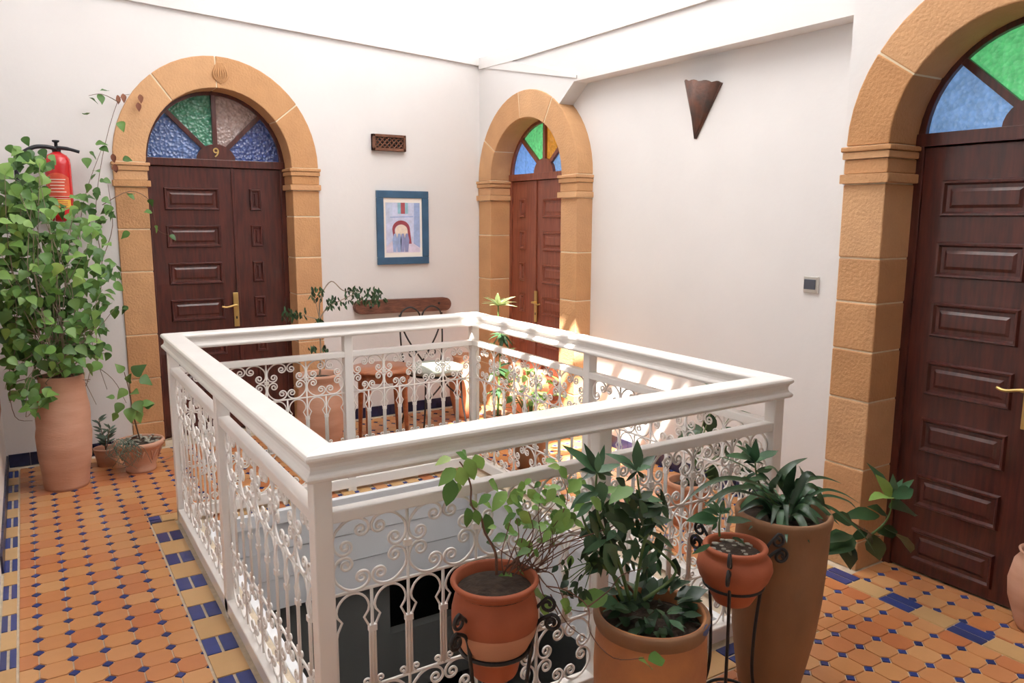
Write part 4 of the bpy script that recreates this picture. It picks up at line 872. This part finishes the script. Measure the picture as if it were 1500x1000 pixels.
C2 = V((.965, -.255, .005)); T = thing('potted_oleander', 'wide weathered orange terracotta pot with dark lance-leaved bushy plant', 'potted plant', C2)
pot(T, [(.150, 0), (.158, .02), (.168, .14), (.172, .28), (.168, .38), (.164, .41), (.170, .425), (.172, .44), (.168, .448)], 'terracotta_orange', C2, soil=.03)
mb = MB().lathe([(.1685, .405), (.174, .418), (.1765, .432), (.1755, .446), (.168, .4515), (.158, .448)], 44, capb=False, wob=.006); mb.build('rim', 'terracotta_brown', T, smooth=True, loc=C2)
for a, w_ in ((-76, 22), (-46, 20), (20, 26)):        # worn blue paint on the rim
    mb = MB(); n = 8
    for i in range(n+1):
        t = math.radians(a+w_*i/n); c_, s_ = math.cos(t), math.sin(t); mb.v += [V((.1755*c_, .1755*s_, .438-.014*math.sin(PI*i/n))), V((.1775*c_, .1775*s_, .441)), V((.1775*c_-.0095*c_*math.sin(PI*i/n), .1775*s_-.0095*s_*math.sin(PI*i/n), .442+.0105*math.sin(PI*i/n)))]
    for i in range(n): mb.face((3*i, 3*i+3, 3*i+4, 3*i+1)); mb.face((3*i+1, 3*i+4, 3*i+5, 3*i+2))
    o = mb.build('paint_trace', 'blue_wear', T, smooth=True, loc=C2); o['label'] = 'worn blue paint on the rim'
for pl in ([(360, 760), (300, 560), (230, 420), (215, 300), (218, 215)], [(380, 760), (420, 520), (460, 430), (410, 330), (392, 220)], [(330, 760), (250, 560), (180, 460), (150, 380)], [(420, 760), (560, 640), (450, 520), (400, 480)]): stem(T, [Z2.p(x, y, Y2-.0*i) for i, (x, y) in enumerate(pl)], .006, 'stem_green')
for c, tips in (((222, 212), ((108, 104), (180, 108), (252, 98), (325, 158), (160, 232), (275, 262), (225, 130), (300, 215), (150, 190))), ((392, 205), ((302, 130), (396, 82), (470, 130), (466, 162), (345, 165), (430, 240), (350, 245))), ((225, 300), ((140, 330), (300, 310), (250, 250), (170, 260))), ((400, 330), ((520, 345), (470, 280), (350, 300), (440, 400), (530, 310)))):
    for t in tips: zleaf(T, Z2, c, t, Y2, 'lance' if R.random() < .4 else 'elliptic', 'leaf_dark' if R.random() < .5 else 'leaf_strap', .03, .5, .3)
for b, t in (((250, 392), (425, 440)), ((235, 500), (345, 605)), ((250, 520), (310, 650)), ((385, 490), (385, 585)), ((440, 470), (540, 515)), ((300, 460), (260, 500)), ((400, 440), (530, 400)), ((350, 470), (300, 420)), ((460, 420), (530, 440)), ((560, 580), (565, 670)), ((360, 540), (340, 600)), ((200, 470), (180, 560)), ((430, 360), (530, 330)), ((380, 395), (500, 360)), ((300, 235), (360, 270)), ((230, 250), (250, 330))): zleaf(T, Z2, b, t, Y2-.02, 'elliptic' if R.random() < .7 else 'ovate', 'leaf_dark' if R.random() < .7 else 'leaf_strap', .04, .5, .3)
for k in range(96):
    x, y = 350+R.uniform(-170, 150), 430+R.uniform(-150, 180); a = R.uniform(0, 2*PI); l_ = R.uniform(55, 115); zleaf(T, Z2, (x, y), (x+l_*math.cos(a), y+l_*abs(math.sin(a))), Y2+R.uniform(-.05, .09), 'elliptic' if k % 2 else 'lance', 'leaf_dark' if k % 3 else 'leaf_strap', .02)
for k in range(110):
    a, q = R.uniform(0, 2*PI), math.sqrt(R.random()); p = C2+V((.115*q*math.cos(a), .115*q*math.sin(a), .435+R.uniform(-.01, .06))); leaf(T, 'elliptic' if k % 3 else 'ovate', 'leaf_dark' if k % 4 else 'leaf_strap', p, V((math.cos(a), math.sin(a), R.uniform(-.3, .8))), V((0, 0, 1))+rv(.7), R.uniform(.045, .085))
for k in range(22):
    x, y = R.uniform(40, 190), R.uniform(560, 740); zleaf(T, Z2, (x, y), (x+R.uniform(-45, 45), y+R.uniform(15, 60)), -.2, 'lance' if k % 2 else 'ovate', 'leaf_dark', .03)
bunch(T, [[Z2.p(330, 700, -.23), Z2.p(220, 600, -.21), Z2.p(R.uniform(40, 180), R.uniform(560, 720), -.2)] for k in range(8)], 'stem_green', .0025, 'twigs')

C3 = V((1.272, -.30, 0))
iron_stand('plant_stand', 'black scrolled iron stand holding the small pebble-topped pot', C3, .485, .092, (215, 335, 95), .12)
PB = V((C3.x, C3.y, .425)); T = thing('potted_sprig', 'squat terracotta pot of pebbles with a leafy sprig on an iron stand', 'potted plant', PB)
pot(T, [(.058, 0), (.064, .01), (.085, .05), (.108, .085), (.118, .115), (.114, .14), (.100, .158), (.092, .165), (.098, .175), (.101, .182), (.098, .188)], 'terracotta_red', PB, soil=.018)
pebbles(T, PB+V((0, 0, .168)), .078, 55, .010)
Z3 = Zoom(980, 620, .28); Y3 = -.30
stem(T, [Z3.p(265, 590, Y3), Z3.p(262, 530, Y3), Z3.p(268, 470, Y3)], .004, 'stem_green')
for b, t in (((255, 500), (110, 482)), ((262, 480), (185, 440)), ((268, 470), (240, 405)), ((270, 470), (290, 400)), ((272, 475), (332, 430)), ((305, 520), (465, 470)), ((215, 632), (135, 675)), ((262, 490), (205, 520)), ((270, 460), (330, 460)), ((250, 520), (225, 560)), ((330, 600), (400, 620)), ((265, 470), (215, 420))): zleaf(T, Z3, b, t, Y3, 'lance' if R.random() < .4 else 'elliptic', 'leaf_strap', .015, .6, .3)
C4 = V((1.535, -.25, .005)); T = thing('potted_spider_plant', 'tall brown terracotta urn with arching dark strap leaves', 'potted plant', C4)
pot(T, [(.098, 0), (.104, .02), (.122, .12), (.138, .22), (.148, .34), (.152, .46), (.154, .56), (.152, .60), (.157, .615), (.160, .64), (.156, .65)], 'terracotta_brown', C4, tilt=(.03, -.01), soil=.03)
Y4 = -.25
for pl, wd in (([(600, 420), (480, 330), (330, 290), (200, 320), (75, 415)], .028), ([(600, 420), (450, 340), (330, 345), (240, 390), (180, 440)], .026), ([(620, 420), (580, 300), (640, 220), (725, 180)], .034), ([(640, 420), (625, 320), (665, 215)], .050), ([(650, 420), (700, 310), (800, 285), (905, 315)], .024), ([(660, 420), (740, 330), (795, 420), (800, 575)], .036), ([(680, 420), (800, 352), (900, 365), (1000, 420)], .018),
               ([(680, 420), (820, 380), (930, 405), (980, 445)], .018), ([(700, 430), (830, 440), (930, 510), (1010, 580), (1080, 680)], .034), ([(580, 430), (500, 300), (420, 310), (465, 375)], .026), ([(600, 450), (520, 420), (490, 350)], .030), ([(650, 440), (700, 380), (745, 450)], .024), ([(655, 450), (645, 500), (615, 610), (525, 745)], .034), ([(600, 430), (540, 340), (590, 260)], .034), ([(620, 420), (560, 250), (500, 235)], .03), ([(640, 420), (690, 300), (680, 220)], .04),
               ([(640, 430), (600, 380), (575, 460)], .022), ([(700, 430), (760, 350), (820, 350)], .034), ([(600, 430), (430, 370), (300, 360), (230, 470)], .022), ([(640, 420), (720, 270), (780, 290)], .03), ([(620, 430), (470, 280), (340, 200), (230, 170)], .014)):
    y_ = Y4+R.uniform(-.05, .05); strap(T, [Z3.p(x, y, y_-.012*i) for i, (x, y) in enumerate(pl)], wd, 'leaf_strap' if R.random() < .6 else 'leaf_dark')
for k in range(26):                                              # short inner leaves of the rosette
    a = R.uniform(0, 2*PI); c_ = C4+V((.02, 0, .60)); e_ = R.uniform(.10, .17); o_ = V((math.cos(a), math.sin(a), 0)); strap(T, [c_+o_*.03, c_+o_*(.03+e_*.4)+V((0, 0, R.uniform(.05, .10))), c_+o_*(.03+e_)+V((0, 0, R.uniform(.0, .07)))], R.uniform(.022, .036), 'leaf_strap' if k % 2 else 'leaf_dark')
stem(T, [Z3.p(560, 430, Y4), Z3.p(480, 330, Y4+.05), Z3.p(455, 250, Y4+.05), Z3.p(450, 190, Y4+.05)], .005, 'stem_green')
for t in ((330, 132), (375, 105), (450, 85), (565, 125), (505, 160), (400, 190), (500, 205), (420, 120)): zleaf(T, Z3, (450, 205), t, Y4+.05, 'elliptic', 'leaf_strap', .01, .6, .2)
for k in range(14):
    y = R.uniform(220, 320); zleaf(T, Z3, (455, y), (455+R.uniform(-90, 90), y+R.uniform(-50, 40)), Y4+.05, 'lance', 'leaf_strap', .02)
Y5 = -.12
stem(T, [Z3.p(720, 440, Y4), Z3.p(850, 445, -.2), Z3.p(960, 520, -.15), Z3.p(1060, 580, Y5), Z3.p(1100, 590, Y5)], .006, 'bark'); stem(T, [Z3.p(1060, 580, Y5), Z3.p(1120, 530, Y5), Z3.p(1155, 470, Y5), Z3.p(1168, 370, Y5)], .006, 'stem_green')
for t in ((1090, 240), (1180, 268), (1225, 272), (1285, 335), (1262, 300), (1045, 345), (1130, 300), (1210, 330), (1110, 290)): zleaf(T, Z3, (1165, 390), t, Y5, 'elliptic' if R.random() < .5 else 'lance', 'leaf_strap' if R.random() < .6 else 'leaf_lime', .02, .6, .3)
for b, t in (((1100, 480), (965, 462)), ((1150, 440), (1320, 430)), ((1130, 550), (1312, 640)), ((1070, 580), (1095, 705)), ((960, 590), (815, 665)), ((945, 600), (930, 772)), ((960, 585), (850, 600)), ((900, 620), (960, 690)), ((1140, 480), (1060, 420)), ((1040, 560), (960, 600)), ((1020, 545), (1080, 640)), ((960, 520), (860, 470)), ((1090, 570), (1200, 560))): zleaf(T, Z3, b, t, Y5, 'elliptic' if t[1] < 650 else 'ovate', 'leaf_dark', .02, .5, .25)
